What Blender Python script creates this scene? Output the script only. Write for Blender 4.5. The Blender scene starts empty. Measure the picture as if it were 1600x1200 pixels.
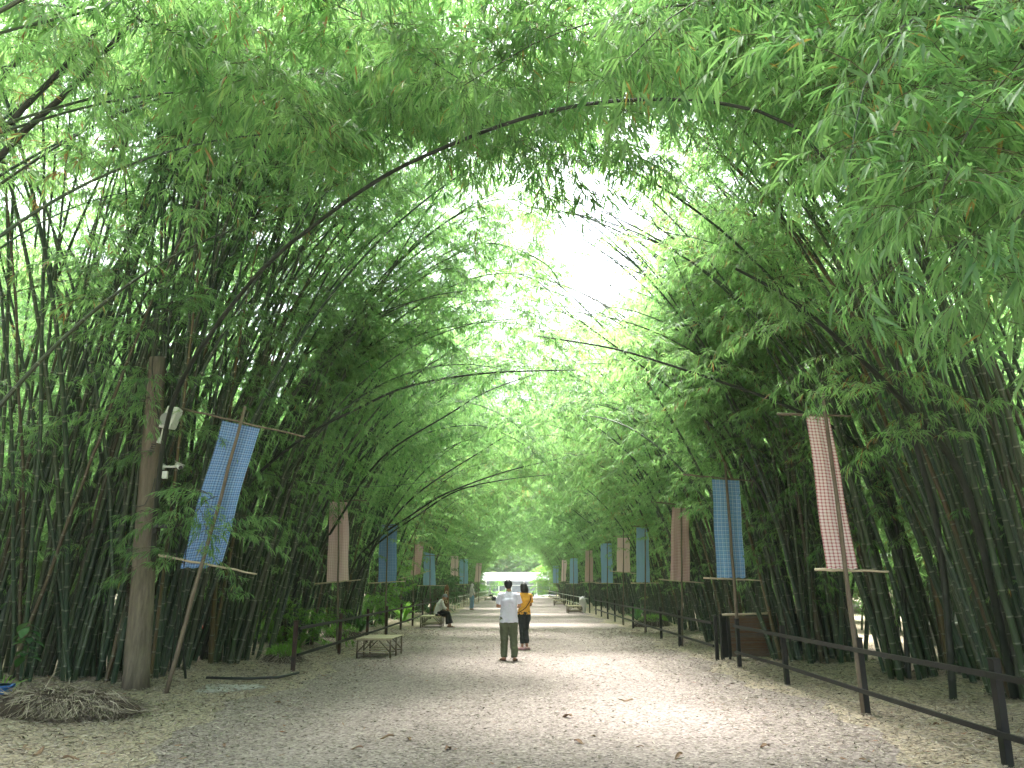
import bpy, bmesh, math, random
import numpy as np
from mathutils import Vector, Matrix, Euler
R = math.radians
rng = np.random.default_rng(11)
random.seed(5)
scene = bpy.context.scene
COL = scene.collection

# ------------------------------------------------------------------ camera
PITCH, YAW, FPX, EYE = R(14.64), R(0.42), 1202.0, 1.6
cam_d = bpy.data.cameras.new("camera")
cam_d.sensor_width = 36; cam_d.lens = FPX/1600*36
cam_d.clip_start = 0.05; cam_d.clip_end = 3000
cam = bpy.data.objects.new("camera", cam_d); COL.objects.link(cam)
cam.location = (0, 0, EYE); cam.rotation_euler = (R(90)+PITCH, 0, YAW)
scene.camera = cam
# ------------------------------------------------------------------ sky and sun (bright overcast)
SUN_EL, SUN_AZ = R(72), R(-20)
w = bpy.data.worlds.new("World"); scene.world = w; w.use_nodes = True
wn = w.node_tree.nodes; wl = w.node_tree.links; wn.clear()
sky = wn.new('ShaderNodeTexSky'); sky.sky_type = 'NISHITA'; sky.sun_disc = False
sky.sun_elevation = SUN_EL; sky.sun_rotation = SUN_AZ; sky.dust_density = 4.0; sky.air_density = 1.0
hs = wn.new('ShaderNodeHueSaturation'); hs.inputs['Saturation'].default_value = 0.45
bg = wn.new('ShaderNodeBackground'); bg.inputs['Strength'].default_value = 0.14
wo = wn.new('ShaderNodeOutputWorld')
wl.new(sky.outputs[0], hs.inputs['Color']); wl.new(hs.outputs[0], bg.inputs['Color']); wl.new(bg.outputs[0], wo.inputs[0])
sd = bpy.data.lights.new("sun", 'SUN'); sd.energy = 3.8; sd.angle = R(24); sd.color = (1.0, 0.975, 0.93)
sun = bpy.data.objects.new("sun", sd); COL.objects.link(sun)
_d = Vector((math.sin(SUN_AZ)*math.cos(SUN_EL), math.cos(SUN_AZ)*math.cos(SUN_EL), math.sin(SUN_EL)))
sun.rotation_euler = (-_d).to_track_quat('-Z', 'Y').to_euler()
sun.location = _d*60
# ------------------------------------------------------------------ exposure
scene.view_settings.view_transform = 'Standard'; scene.view_settings.look = 'None'
scene.view_settings.exposure = 3.3; scene.view_settings.gamma = 1.0
scene.render.engine = 'CYCLES'
cy = scene.cycles
cy.max_bounces = 10; cy.diffuse_bounces = 8; cy.glossy_bounces = 2; cy.transmission_bounces = 6
cy.volume_bounces = 1; cy.use_denoising = True; cy.caustics_reflective = False; cy.caustics_refractive = False
cy.sample_clamp_indirect = 6

# ------------------------------------------------------------------ helpers
CP, SP = math.cos(PITCH), math.sin(PITCH)
def at(px, py, Y):
    """world point seen at photo pixel (px,py) at distance Y down the path"""
    u, d = px-800.0, py-600.0
    v = Vector((u, FPX*CP+d*SP, FPX*SP-d*CP))
    c, s = math.cos(YAW), math.sin(YAW)
    x, y = v.x*c-v.y*s, v.x*s+v.y*c
    t = Y/y
    return Vector((x*t, Y, EYE+v.z*t))

def tag(o, label=None, cat=None, group=None, kind=None):
    if label: o['label'] = label
    if cat: o['category'] = cat
    if group: o['group'] = group
    if kind: o['kind'] = kind
    return o
def empty(name, loc=(0,0,0), rz=0.0, label=None, cat=None, group=None):
    o = bpy.data.objects.new(name, None); COL.objects.link(o)
    o.location = loc; o.rotation_euler = (0,0,rz); o.empty_display_size = .2
    return tag(o, label, cat, group)
def children(o): return [c for c in o.children]
def copy_tree(o, parent=None):
    kids = list(o.children)
    c = o.copy(); COL.objects.link(c)
    if parent: c.parent = parent; c.matrix_parent_inverse = o.matrix_parent_inverse
    for k in kids: copy_tree(k, c)
    return c

class MB:
    def __init__(s): s.v=[]; s.f=[]; s.uv=[]; s.mi=[]; s.cur=0
    def face(s, idx, uvs=None):
        s.f.append(tuple(idx)); s.mi.append(s.cur); s.uv.append(uvs or [(0,0)]*len(idx))
    def box(s, c, d, rot=None):
        c=Vector(c); h=Vector(d)/2; b=len(s.v)
        for z in (-1,1):
            for y in (-1,1):
                for x in (-1,1):
                    p=Vector((x*h.x,y*h.y,z*h.z))
                    if rot is not None: p=rot@p
                    s.v.append(c+p)
        for q in ((0,2,3,1),(4,5,7,6),(0,1,5,4),(2,6,7,3),(0,4,6,2),(1,3,7,5)): s.face([b+i for i in q])
        return s
    def loft(s, pts, ra, rb=None, side=None, n=8, cap=True, vs=None, twist=0):
        pts=[Vector(p) for p in pts]; m=len(pts)
        if not hasattr(ra,'__len__'): ra=[ra]*m
        if rb is None: rb=ra
        elif not hasattr(rb,'__len__'): rb=[rb]*m
        b=len(s.v); L=0; LL=[]
        prev=None
        for i,p in enumerate(pts):
            t=(pts[min(i+1,m-1)]-pts[max(i-1,0)])
            if t.length<1e-9: t=Vector((0,0,1))
            t.normalize()
            if side is not None: a=Vector(side)-t*t.dot(Vector(side))
            elif prev is not None: a=prev-t*t.dot(prev)
            else:
                q=Vector((1,0,0)) if abs(t.x)<.8 else Vector((0,1,0)); a=q-t*t.dot(q)
            a.normalize(); prev=a; c=t.cross(a)
            if i: L+=(pts[i]-pts[i-1]).length
            LL.append(L)
            for k in range(n):
                an=2*math.pi*k/n+twist
                s.v.append(p+a*(math.cos(an)*ra[i])+c*(math.sin(an)*rb[i]))
        for i in range(m-1):
            for k in range(n):
                k2=(k+1)%n
                s.face([b+i*n+k,b+i*n+k2,b+(i+1)*n+k2,b+(i+1)*n+k],[(k/n,LL[i]),((k+1)/n,LL[i]),((k+1)/n,LL[i+1]),(k/n,LL[i+1])])
        if cap:
            s.face([b+k for k in range(n)][::-1]); s.face([b+(m-1)*n+k for k in range(n)])
        return s
    def bar(s, a, b_, r, r2=None, n=8): return s.loft([a,b_],[r,r2 if r2 is not None else r],n=n)
    def ball(s, c, r, n=12, m=8):
        c=Vector(c); r=Vector(r) if hasattr(r,'__len__') else Vector((r,r,r))
        b=len(s.v)
        for i in range(1,m):
            th=math.pi*i/m
            for k in range(n):
                a=2*math.pi*k/n
                s.v.append(c+Vector((r.x*math.sin(th)*math.cos(a),r.y*math.sin(th)*math.sin(a),r.z*math.cos(th))))
        s.v.append(c+Vector((0,0,r.z))); s.v.append(c-Vector((0,0,r.z))); T=b+(m-1)*n
        for i in range(m-2):
            for k in range(n):
                k2=(k+1)%n; s.face([b+i*n+k,b+(i+1)*n+k,b+(i+1)*n+k2,b+i*n+k2])
        for k in range(n):
            k2=(k+1)%n; s.face([T,b+k,b+k2]); s.face([T+1,b+(m-2)*n+k2,b+(m-2)*n+k])
        return s
    def build(s, name, mat, parent=None, smooth=False, loc=None, bevel=0):
        me=bpy.data.meshes.new(name); me.from_pydata([tuple(v) for v in s.v],[],s.f)
        for m_ in (mat if isinstance(mat,(list,tuple)) else [mat]): me.materials.append(m_)
        uvl=me.uv_layers.new(name='uv'); flat=[]
        for u in s.uv:
            for a in u: flat+= [a[0],a[1]]
        uvl.data.foreach_set('uv',flat)
        me.polygons.foreach_set('material_index',s.mi)
        me.polygons.foreach_set('use_smooth',[smooth]*len(s.f)); me.update()
        o=bpy.data.objects.new(name,me); COL.objects.link(o)
        if parent is not None: o.parent=parent
        if loc is not None: o.location=loc
        if bevel:
            b=o.modifiers.new('bevel','BEVEL'); b.width=bevel; b.segments=2; b.limit_method='ANGLE'
        return o

def quadmesh(name, V, Q, mats, mi=None, tone=None, uv=None, smooth=False, parent=None):
    """fast mesh from numpy arrays: V (n,3), Q (m,4)"""
    me=bpy.data.meshes.new(name); n,m=len(V),len(Q)
    me.vertices.add(n); me.vertices.foreach_set('co',np.ascontiguousarray(V,np.float32).ravel())
    me.loops.add(m*4); me.loops.foreach_set('vertex_index',np.ascontiguousarray(Q,np.int32).ravel())
    me.polygons.add(m); me.polygons.foreach_set('loop_start',np.arange(0,m*4,4,dtype=np.int32))
    if mi is not None: me.polygons.foreach_set('material_index',np.ascontiguousarray(mi,np.int32))
    for k in mats: me.materials.append(k)
    if tone is not None:
        a=me.attributes.new('tone','FLOAT','POINT'); a.data.foreach_set('value',np.ascontiguousarray(tone,np.float32))
    if uv is not None:
        l=me.uv_layers.new(name='uv'); l.data.foreach_set('uv',np.ascontiguousarray(uv,np.float32).ravel())
    me.update(calc_edges=True)
    if smooth: me.polygons.foreach_set('use_smooth',np.ones(m,bool))
    o=bpy.data.objects.new(name,me); COL.objects.link(o)
    if parent is not None: o.parent=parent
    return o

# ------------------------------------------------------------------ materials
class NT:
    def __init__(s,name):
        s.m=bpy.data.materials.new(name); s.m.use_nodes=True; s.t=s.m.node_tree; s.t.nodes.clear()
        s.out=s.n('ShaderNodeOutputMaterial')
    def n(s,t,**k):
        o=s.t.nodes.new(t)
        for a,b in k.items():
            if a[0]=='_': setattr(o,a[1:],b)
            else: s.set(o,a,b)
        return o
    def set(s,o,i,v):
        key=i if isinstance(i,int) else i.replace('_',' ')
        sock=o.inputs[key]
        if isinstance(v,bpy.types.NodeSocket): s.t.links.new(v,sock)
        else: sock.default_value=v
    def math(s,op,a,b=0.0,c=0.0,clamp=False):
        o=s.t.nodes.new('ShaderNodeMath'); o.operation=op; o.use_clamp=clamp
        for i,v in enumerate((a,b,c)): s.set(o,i,v)
        return o.outputs[0]
    def mix(s,f,a,b,typ='MIX'):
        o=s.t.nodes.new('ShaderNodeMix'); o.data_type='RGBA'; o.blend_type=typ
        s.set(o,0,f); s.set(o,6,a if not isinstance(a,tuple) else (*a[:3],1)); s.set(o,7,b if not isinstance(b,tuple) else (*b[:3],1))
        return o.outputs[2]
    def ramp(s,f,stops,interp='LINEAR'):
        o=s.t.nodes.new('ShaderNodeValToRGB'); r=o.color_ramp; r.interpolation=interp
        while len(r.elements)<len(stops): r.elements.new(.5)
        for e,(p,c) in zip(r.elements,stops):
            e.position=p; e.color=(*c,1) if len(c)==3 else c
        s.t.links.new(f,o.inputs[0]); return o.outputs[0]
    def coord(s,k='Object'): return s.t.nodes.new('ShaderNodeTexCoord').outputs[k]
    def noise(s,vec,scale,detail=4,rough=.55,out='Fac'):
        return s.n('ShaderNodeTexNoise',Vector=vec,Scale=scale,Detail=detail,Roughness=rough).outputs[out]
    def bsdf(s,col,rough=.6,spec=.3,bump=None,bs=.3,bd=.01,metal=0):
        b=s.t.nodes.new('ShaderNodeBsdfPrincipled')
        s.set(b,'Base Color',col if not isinstance(col,tuple) else (*col[:3],1)); s.set(b,'Roughness',rough); s.set(b,'Specular IOR Level',spec); s.set(b,'Metallic',metal)
        if bump is not None:
            k=s.n('ShaderNodeBump',Strength=bs,Distance=bd,Height=bump); s.t.links.new(k.outputs[0],b.inputs['Normal'])
        return b.outputs[0]
    def done(s,sh): s.t.links.new(sh,s.out.inputs[0]); return s.m

def leaf_mat(name, dark, light, tdark, tlight, transl=.5, spec=.35):
    t=NT(name); a=t.n('ShaderNodeAttribute',_attribute_name='tone').outputs['Fac']
    oi=t.n('ShaderNodeObjectInfo').outputs['Random']
    f=t.math('ADD',a,t.math('MULTIPLY',t.math('SUBTRACT',oi,.5),.25),clamp=True)
    c=t.ramp(f,[(0,dark),(.88,light),(.965,light),(.985,(.30,.22,.07)),(1,(.32,.2,.09))])
    tc=t.ramp(f,[(0,tdark),(.88,tlight),(.965,tlight),(.985,(.4,.28,.08)),(1,(.3,.18,.07))])
    b=t.bsdf(c,.42,spec); tr=t.n('ShaderNodeBsdfTranslucent',Color=tc).outputs[0]
    m=t.n('ShaderNodeMixShader'); t.set(m,0,transl); t.set(m,1,b); t.set(m,2,tr)
    return t.done(m.outputs[0])
M={}
M['leaf']=leaf_mat('bamboo_leaf',(.05,.11,.06),(.14,.24,.12),(.145,.34,.10),(.39,.65,.20),.6)
M['leaf_tree']=leaf_mat('tree_leaf',(.03,.09,.02),(.08,.2,.04),(.1,.3,.02),(.25,.5,.05))
M['leaf_broad']=leaf_mat('broad_leaf',(.02,.07,.025),(.05,.14,.04),(.04,.14,.02),(.1,.25,.04),.3)
M['grass']=leaf_mat('grass_blade',(.08,.2,.03),(.18,.36,.06),(.15,.35,.04),(.3,.55,.08),.4)
def mat_culm(name,old=False):
    t=NT(name); uv=t.n('ShaderNodeUVMap',_uv_map='uv').outputs[0]
    sx=t.n('ShaderNodeSeparateXYZ',Vector=uv); v=sx.outputs[1]
    oi=t.n('ShaderNodeObjectInfo').outputs['Random']
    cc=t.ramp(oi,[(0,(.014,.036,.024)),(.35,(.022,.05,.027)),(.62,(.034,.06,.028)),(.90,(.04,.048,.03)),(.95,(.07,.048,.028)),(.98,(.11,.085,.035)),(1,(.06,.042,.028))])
    nv=t.n('ShaderNodeCombineXYZ',X=t.math('MULTIPLY',sx.outputs[0],3),Y=t.math('MULTIPLY',v,1.4),Z=t.math('MULTIPLY',oi,37)).outputs[0]
    n1=t.noise(nv,2.2,5,.65); cc=t.mix(t.math('MULTIPLY',t.math('SUBTRACT',n1,.45,clamp=True),2.2,clamp=True),cc,(.055,.06,.045))
    n2=t.noise(nv,.7,2); cc=t.mix(t.math('MULTIPLY',t.math('SUBTRACT',n2,.52,clamp=True),3,clamp=True),cc,(.04,.065,.025))
    fr=t.math('FRACT',t.math('DIVIDE',v,.36)); ring=t.math('LESS_THAN',t.math('ABSOLUTE',t.math('SUBTRACT',fr,.055)),.03)
    cc=t.mix(t.math('MULTIPLY',ring,t.math('MULTIPLY',n1,1.1)),cc,(.22,.24,.18))
    ring2=t.math('LESS_THAN',t.math('ABSOLUTE',t.math('SUBTRACT',fr,.0)),.018); cc=t.mix(t.math('MULTIPLY',ring2,.7),cc,(.02,.02,.015))
    return t.done(t.bsdf(cc,.42,.35,bump=n1,bs=.2,bd=.004))
M['culm']=mat_culm('bamboo_culm')
def _dummy(): pass
def simple(name,c,rough=.6,spec=.3,var=.35,scale=6,c2=None,bs=.3,bd=.004,metal=0,stretch=None):
    t=NT(name); co=t.coord()
    if stretch: co=t.n('ShaderNodeVectorMath',_operation='MULTIPLY').outputs[0] if False else t.n('ShaderNodeMapping',Vector=co,Scale=stretch).outputs[0]
    n1=t.noise(co,scale,5,.65); n2=t.noise(co,scale*7,3)
    d=c2 if c2 else tuple(x*(1-var) for x in c)
    col=t.mix(t.ramp(n1,[(.35,(0,0,0)),(.68,(1,1,1))]),c,d); col=t.mix(t.math('MULTIPLY',n2,.35),col,tuple(x*.55 for x in c))
    return t.done(t.bsdf(col,rough,spec,bump=n2,bs=bs,bd=bd,metal=metal))
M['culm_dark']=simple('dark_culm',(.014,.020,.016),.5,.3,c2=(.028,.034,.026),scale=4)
M['twig']=simple('twig',(.05,.06,.03),c2=(.09,.07,.04))
M['bark']=simple('tree_bark',(.12,.09,.06),scale=4,bd=.02)
M['pole']=simple('weathered_pole',(.17,.145,.112),.85,.15,scale=3,c2=(.075,.065,.05),stretch=(6,6,.8),bs=.6,bd=.012)
M['bamboo_dry']=simple('dry_bamboo',(.17,.135,.10),.6,.3,c2=(.10,.08,.06),scale=5)
M['bamboo_pale']=simple('pale_bamboo',(.50,.43,.31),.6,.3,c2=(.36,.30,.21),scale=7)
M['bamboo_grey']=simple('grey_bamboo_rail',(.42,.42,.38),.6,.3,c2=(.25,.26,.22),scale=3)
M['black_metal']=simple('black_painted_steel',(.010,.011,.012),.6,.25,c2=(.024,.021,.019),scale=5)
M['rusty']=simple('rusty_black_post',(.022,.018,.018),.7,.3,c2=(.075,.03,.022),scale=6)
M['wicker']=simple('woven_reed',(.13,.09,.06),.8,.2,c2=(.22,.16,.11),scale=8,stretch=(1,1,14),bs=.8,bd=.01)
M['white_plastic']=simple('white_plastic',(.62,.65,.62),.45,.4,var=.15,c2=(.5,.55,.5),bs=.05)
M['grey_plastic']=simple('grey_speaker_grille',(.34,.37,.36),.6,.3,var=.2,bs=.1)
M['dark_plastic']=simple('dark_plastic',(.02,.022,.025),.5,.4)
M['green_plastic']=simple('green_bin',(.01,.09,.055),.5,.4)
M['red_plastic']=simple('red_rim',(.45,.05,.03),.5,.4)
M['blue_plastic']=simple('blue_pot',(.02,.13,.40),.4,.5,bs=.05)
M['stone']=simple('grey_stone',(.30,.31,.30),.9,.15,scale=4,c2=(.18,.19,.18),bd=.03)
M['concrete']=simple('concrete',(.42,.42,.40),.9,.15,scale=3,c2=(.33,.33,.31))
M['white_paint']=simple('white_paint',(.8,.8,.78),.5,.3,var=.08,bs=.05)
M['roof_white']=simple('white_roof_sheet',(.62,.65,.67),.5,.3,var=.06,bs=.05)
M['roof_blue']=simple('pale_blue_awning',(.45,.68,.8),.5,.3,var=.1,bs=.05)
M['glass']=simple('dark_shop_glass',(.10,.12,.15),.12,.6,c2=(.22,.24,.27),scale=1.2,bs=.0)
M['sheath']=simple('dry_sheath',(.19,.11,.07),.8,.2,scale=14,c2=(.27,.19,.13),stretch=(6,1,1))
M['root']=simple('dry_root',(.06,.045,.034),.9,.1,scale=9,c2=(.03,.024,.02),bd=.02)
M['totem']=simple('carved_wood',(.19,.085,.035),.7,.3,scale=9,c2=(.10,.05,.03))
M['totem_letter']=simple('painted_ring',(.62,.5,.28),.6,.3)
M['car_paint']=simple('white_wall',(.7,.72,.74),.5,.4,var=.05)
def mat_litter(name='litter_blades',stops=None):
    t=NT(name); a=t.n('ShaderNodeAttribute',_attribute_name='tone').outputs['Fac']
    c=t.ramp(a,stops or [(0,(.05,.04,.03)),(.2,(.12,.10,.075)),(.45,(.19,.16,.135)),(.8,(.32,.28,.235)),(.97,(.44,.395,.34)),(1,(.20,.10,.055))])
    return t.done(t.bsdf(c,.75,.2))
M['litter']=mat_litter()
M['straw']=mat_litter('straw',[(0,(.05,.04,.03)),(.5,(.18,.15,.115)),(1,(.42,.37,.29))])
def mat_ground(name,a,b,c,chip=1.0):
    t=NT(name); co=t.coord(); 
    n0=t.noise(co,.22,3); n1=t.noise(co,2.1,6,.7); n2=t.noise(co,26,3,.7); n3=t.noise(co,9,4,.7)
    v=t.n('ShaderNodeTexVoronoi',Vector=co,Scale=34.,Randomness=1.); vc=t.n('ShaderNodeSeparateColor',Color=v.outputs['Color']).outputs[0]
    col=t.mix(t.ramp(n1,[(.36,(0,0,0)),(.62,(1,1,1))]),a,b)
    col=t.mix(t.math('MULTIPLY',t.ramp(n0,[(.4,(0,0,0)),(.62,(1,1,1))]),.4),col,tuple(x*.72 for x in a))
    ns=t.noise(t.n('ShaderNodeMapping',Vector=co,Scale=(1.1,.10,1)).outputs[0],1.0,4,.6)
    col=t.mix(t.math('MULTIPLY',t.ramp(ns,[(.42,(0,0,0)),(.6,(1,1,1))]),.45),col,tuple(x*.62 for x in a))
    col=t.mix(t.math('MULTIPLY',t.ramp(n2,[(.42,(0,0,0)),(.6,(1,1,1))]),.5*chip),col,c)
    col=t.mix(t.math('MULTIPLY',t.math('LESS_THAN',vc,.16),.62),col,tuple(x*.25 for x in a))
    col=t.mix(t.math('MULTIPLY',t.math('GREATER_THAN',vc,.8),.6),col,c)
    h=t.math('ADD',t.math('MULTIPLY',n2,.6),t.math('MULTIPLY',n3,1.0))
    return t.done(t.bsdf(col,.95,.1,bump=h,bs=.9,bd=.03))
M['path']=mat_ground('gravel_path',(.18,.148,.136),(.25,.208,.193),(.38,.33,.308))
M['ground']=mat_ground('litter_ground',(.24,.195,.145),(.35,.29,.22),(.50,.43,.33))
def mat_plaid(name,base,line,light,k=26.,lw=.3,dens=1.):
    t=NT(name); uv=t.n('ShaderNodeUVMap',_uv_map='uv').outputs[0]; s=t.n('ShaderNodeSeparateXYZ',Vector=uv)
    def st(x,kk,w): return t.math('LESS_THAN',t.math('FRACT',t.math('MULTIPLY',x,kk)),w)
    u,v=s.outputs[0],s.outputs[1]
    L=t.math('MULTIPLY',t.math('ADD',st(u,k,lw),st(v,k,lw)),.5*dens)
    W=t.math('MULTIPLY',t.math('MULTIPLY',st(t.math('ADD',u,.013),k/2,.2),.55),1)
    W2=t.math('MULTIPLY',st(t.math('ADD',v,.013),k/2,.2),.55)
    col=t.mix(W,base,light); col=t.mix(W2,col,light); col=t.mix(L,col,line)
    n=t.noise(t.coord(),3,4); col=t.mix(t.math('MULTIPLY',n,.3),col,tuple(x*.6 for x in base))
    b=t.bsdf(col,.85,.1,bump=t.noise(uv,260,2),bs=.2,bd=.002); tr=t.n('ShaderNodeBsdfTranslucent',Color=col).outputs[0]
    m=t.n('ShaderNodeMixShader'); t.set(m,0,.3); t.set(m,1,b); t.set(m,2,tr); return t.done(m.outputs[0])
M['plaid_blue']=mat_plaid('blue_check_cloth',(.22,.38,.70),(.018,.05,.20),(.42,.55,.78),24,.30)
M['plaid_blue2']=mat_plaid('blue_white_check_cloth',(.20,.38,.66),(.05,.15,.36),(.58,.70,.82),24,.26,.8)
M['plaid_red']=mat_plaid('red_white_check_cloth',(.78,.68,.68),(.34,.03,.06),(.78,.70,.70),22,.36)
M['plaid_pink']=mat_plaid('pink_check_cloth',(.82,.64,.66),(.42,.15,.17),(.75,.62,.60),24,.28,.8)
M['plaid_maroon']=mat_plaid('maroon_check_cloth',(.60,.42,.42),(.24,.08,.08),(.70,.56,.54),24,.3,.8)
M['cloth_blue']=mat_plaid('slate_blue_cloth',(.26,.42,.64),(.19,.35,.58),(.38,.52,.70),60,.4,.5)
M['skin']=simple('skin',(.36,.19,.12),.55,.35,var=.1,bs=.05)
M['hair']=simple('black_hair',(.010,.009,.009),.5,.4,scale=30)
M['shirt_white']=simple('white_shirt',(.64,.64,.76),.85,.1,var=.06,scale=5,bs=.1)
M['shirt_yellow']=simple('yellow_shirt',(.82,.42,.07),.85,.1,var=.12,scale=5,bs=.1)
M['trouser_olive']=simple('olive_trousers',(.12,.135,.085),.85,.1,scale=5)
M['trouser_dark']=simple('charcoal_trousers',(.035,.042,.042),.85,.1,scale=5)
M['cloth_black']=simple('black_cloth',(.012,.011,.014),.85,.1)
M['sandal']=simple('sandal_leather',(.05,.025,.018),.6,.3)
M['pink']=simple('pink_shoe',(.75,.42,.45),.6,.3,var=.1)
M['grey_cap']=simple('grey_cap',(.28,.28,.32),.8,.2)
M['cloth_pale']=simple('pale_blouse',(.62,.58,.62),.85,.1,var=.15,scale=9)

# ------------------------------------------------------------------ foliage templates
def leaf_geo(p, d, up, L, W, hi, r):
    """one lanceolate blade -> verts, quads"""
    d=d/np.linalg.norm(d); side=np.cross(d,up); n=np.linalg.norm(side); side=side/n if n>1e-6 else np.array([1.,0,0])
    nrm=np.cross(side,d)
    if not hi:
        m=p+d*L*.36
        return [p, m+side*W*.5, p+d*L+nrm*(-.16*L), m-side*W*.5],[(0,1,2,3)]
    ts=[0,.18,.42,.72,1.]; ws=[.12,.8,1.,.62,.02]; V=[];Q=[]
    droop=r.uniform(.12,.42)
    for t,wd in zip(ts,ws):
        c=p+d*L*t*(1-.12*t)+np.array([0,0,-1.])*droop*L*t*t
        V+= [c+side*W*.5*wd, c-nrm*W*.12*wd, c-side*W*.5*wd]
    for i in range(4):
        a=i*3; Q+= [(a,a+1,a+4,a+3),(a+1,a+2,a+5,a+4)]
    return V,Q
def ribbon(a,b,w,r):
    d=b-a; s=np.cross(d,r.normal(size=3)); s=s/(np.linalg.norm(s)+1e-9)*w
    return [a-s,a+s,b+s*.7,b-s*.7],[(0,1,2,3)]
def make_branch(seed, L, ntw, nlf, hi=False, ls=1.0):
    """branch along +X, curving over; returns V,Q,mi,tone"""
    r=np.random.default_rng(seed); V=[];Q=[];mi=[];tone=[]
    def add(v,q,m,tn):
        b=len(V); V.extend(v); Q.extend([tuple(b+i for i in k) for k in q]); mi.extend([m]*len(q)); tone.extend([tn]*len(v))
    el0=r.uniform(.1,.7); el1=r.uniform(-1.0,-.35); p=np.zeros(3); az=0; pts=[p]; ns=7
    for i in range(ns):
        e=el0+(el1-el0)*(i/ns)**.8; az+=r.normal()*.12
        p=p+np.array([math.cos(e)*math.cos(az),math.cos(e)*math.sin(az),math.sin(e)])*L/ns; pts.append(p)
    for i in range(ns): v,q=ribbon(pts[i],pts[i+1],.0045*(1-.08*i) if L>.8 else .003,r); add(v,q,1,.3)
    for k in range(ntw):
        t=.18+.82*(k+r.uniform(0,1))/ntw; f=t*ns; i=min(int(f),ns-1); a=pts[i]+(pts[i+1]-pts[i])*(f-i)
        dr=pts[i+1]-pts[i]; dr=dr/np.linalg.norm(dr)
        sg=1 if k%2 else -1
        sd=np.array([-dr[1],dr[0],0])*sg
        td=dr*.7+sd*r.uniform(.4,1.1)+np.array([0,0,r.uniform(-.5,.35)]); td/=np.linalg.norm(td)
        tl=r.uniform(.12,.34)*(1.15-.5*t)
        b=a+td*tl+np.array([0,0,-.15*tl]); v,q=ribbon(a,b,.0022,r); add(v,q,1,.3)
        tb=r.uniform(0,.5)
        for j in range(nlf):
            u=.35+.65*(j+.5)/nlf; pp=a+(b-a)*u
            sg2=1 if j%2 else -1
            s2=np.cross(td,[0,0,1.]); s2/=np.linalg.norm(s2)+1e-9
            ld=td*r.uniform(.5,1.)+s2*sg2*r.uniform(.2,.75)+np.array([0,0,r.uniform(-1.0,.05)])
            LL=r.uniform(.12,.21)*ls; WW=LL*r.uniform(.095,.135)
            up=np.array([r.normal()*.35,r.normal()*.35,1.])
            v,q=leaf_geo(pp,ld,up,LL,WW,hi,r); tn=min(1,tb+r.uniform(0,.5)) if r.random()>.012 else 1.0
            add(v,q,0,tn)
    return np.array(V,np.float32),np.array(Q,np.int32),np.array(mi,np.int32),np.array(tone,np.float32)
T_LO={'l':[make_branch(100+i,1.7,18,8,ls=.88) for i in range(6)],'m':[make_branch(200+i,1.15,13,8,ls=.88) for i in range(6)],'s':[make_branch(300+i,.6,8,7,ls=.88) for i in range(6)]}
T_HI={'l':[make_branch(400+i,1.7,14,6,True,1.05) for i in range(5)],'m':[make_branch(500+i,1.15,10,6,True,1.05) for i in range(5)],'s':[make_branch(600+i,.6,6,6,True) for i in range(5)]}

def foliage(name, items, T, r, parent, mat='leaf'):
    """items: list of (kind, pos, azimuth, pitch, scale)"""
    Vs=[];Qs=[];Ms=[];Ts=[]; off=0
    by={}
    for k,p,a,pi,s in items: by.setdefault((k,int(r.integers(len(T[k])))),[]).append((p,a,pi,s))
    for (k,ti),L in by.items():
        V,Q,mi,tn=T[k][ti]; N=len(L)
        P=np.array([x[0] for x in L],np.float32); A=np.array([x[1] for x in L]); B=np.array([x[2] for x in L]); S=np.array([x[3] for x in L])
        mir=np.where(r.random(N)<.5,-1.,1.)
        ca,sa,cb,sb=np.cos(A),np.sin(A),np.cos(B),np.sin(B)
        Rm=np.zeros((N,3,3)); Rm[:,0,0]=ca*cb; Rm[:,1,0]=sa*cb; Rm[:,2,0]=sb
        Rm[:,0,1]=-sa*mir; Rm[:,1,1]=ca*mir; Rm[:,0,2]=-ca*sb; Rm[:,1,2]=-sa*sb; Rm[:,2,2]=cb
        Rm*=S[:,None,None]
        W=np.einsum('nij,vj->nvi',Rm,V)+P[:,None,:]
        Vs.append(W.reshape(-1,3).astype(np.float32))
        Qs.append((Q[None]+(np.arange(N)*len(V))[:,None,None]+off).reshape(-1,4)); off+=N*len(V)
        Ms.append(np.tile(mi,N)); dt=r.normal(size=N)*.13
        tt=tn[None]+dt[:,None]; tt=np.where(tn[None]>=.999,1.0,np.clip(tt,0,.95)); Ts.append(tt.ravel())
    if not Vs: return None
    return quadmesh(name,np.concatenate(Vs),np.concatenate(Qs),[M[mat],M['twig']],np.concatenate(Ms),np.concatenate(Ts),parent=parent)

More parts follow.
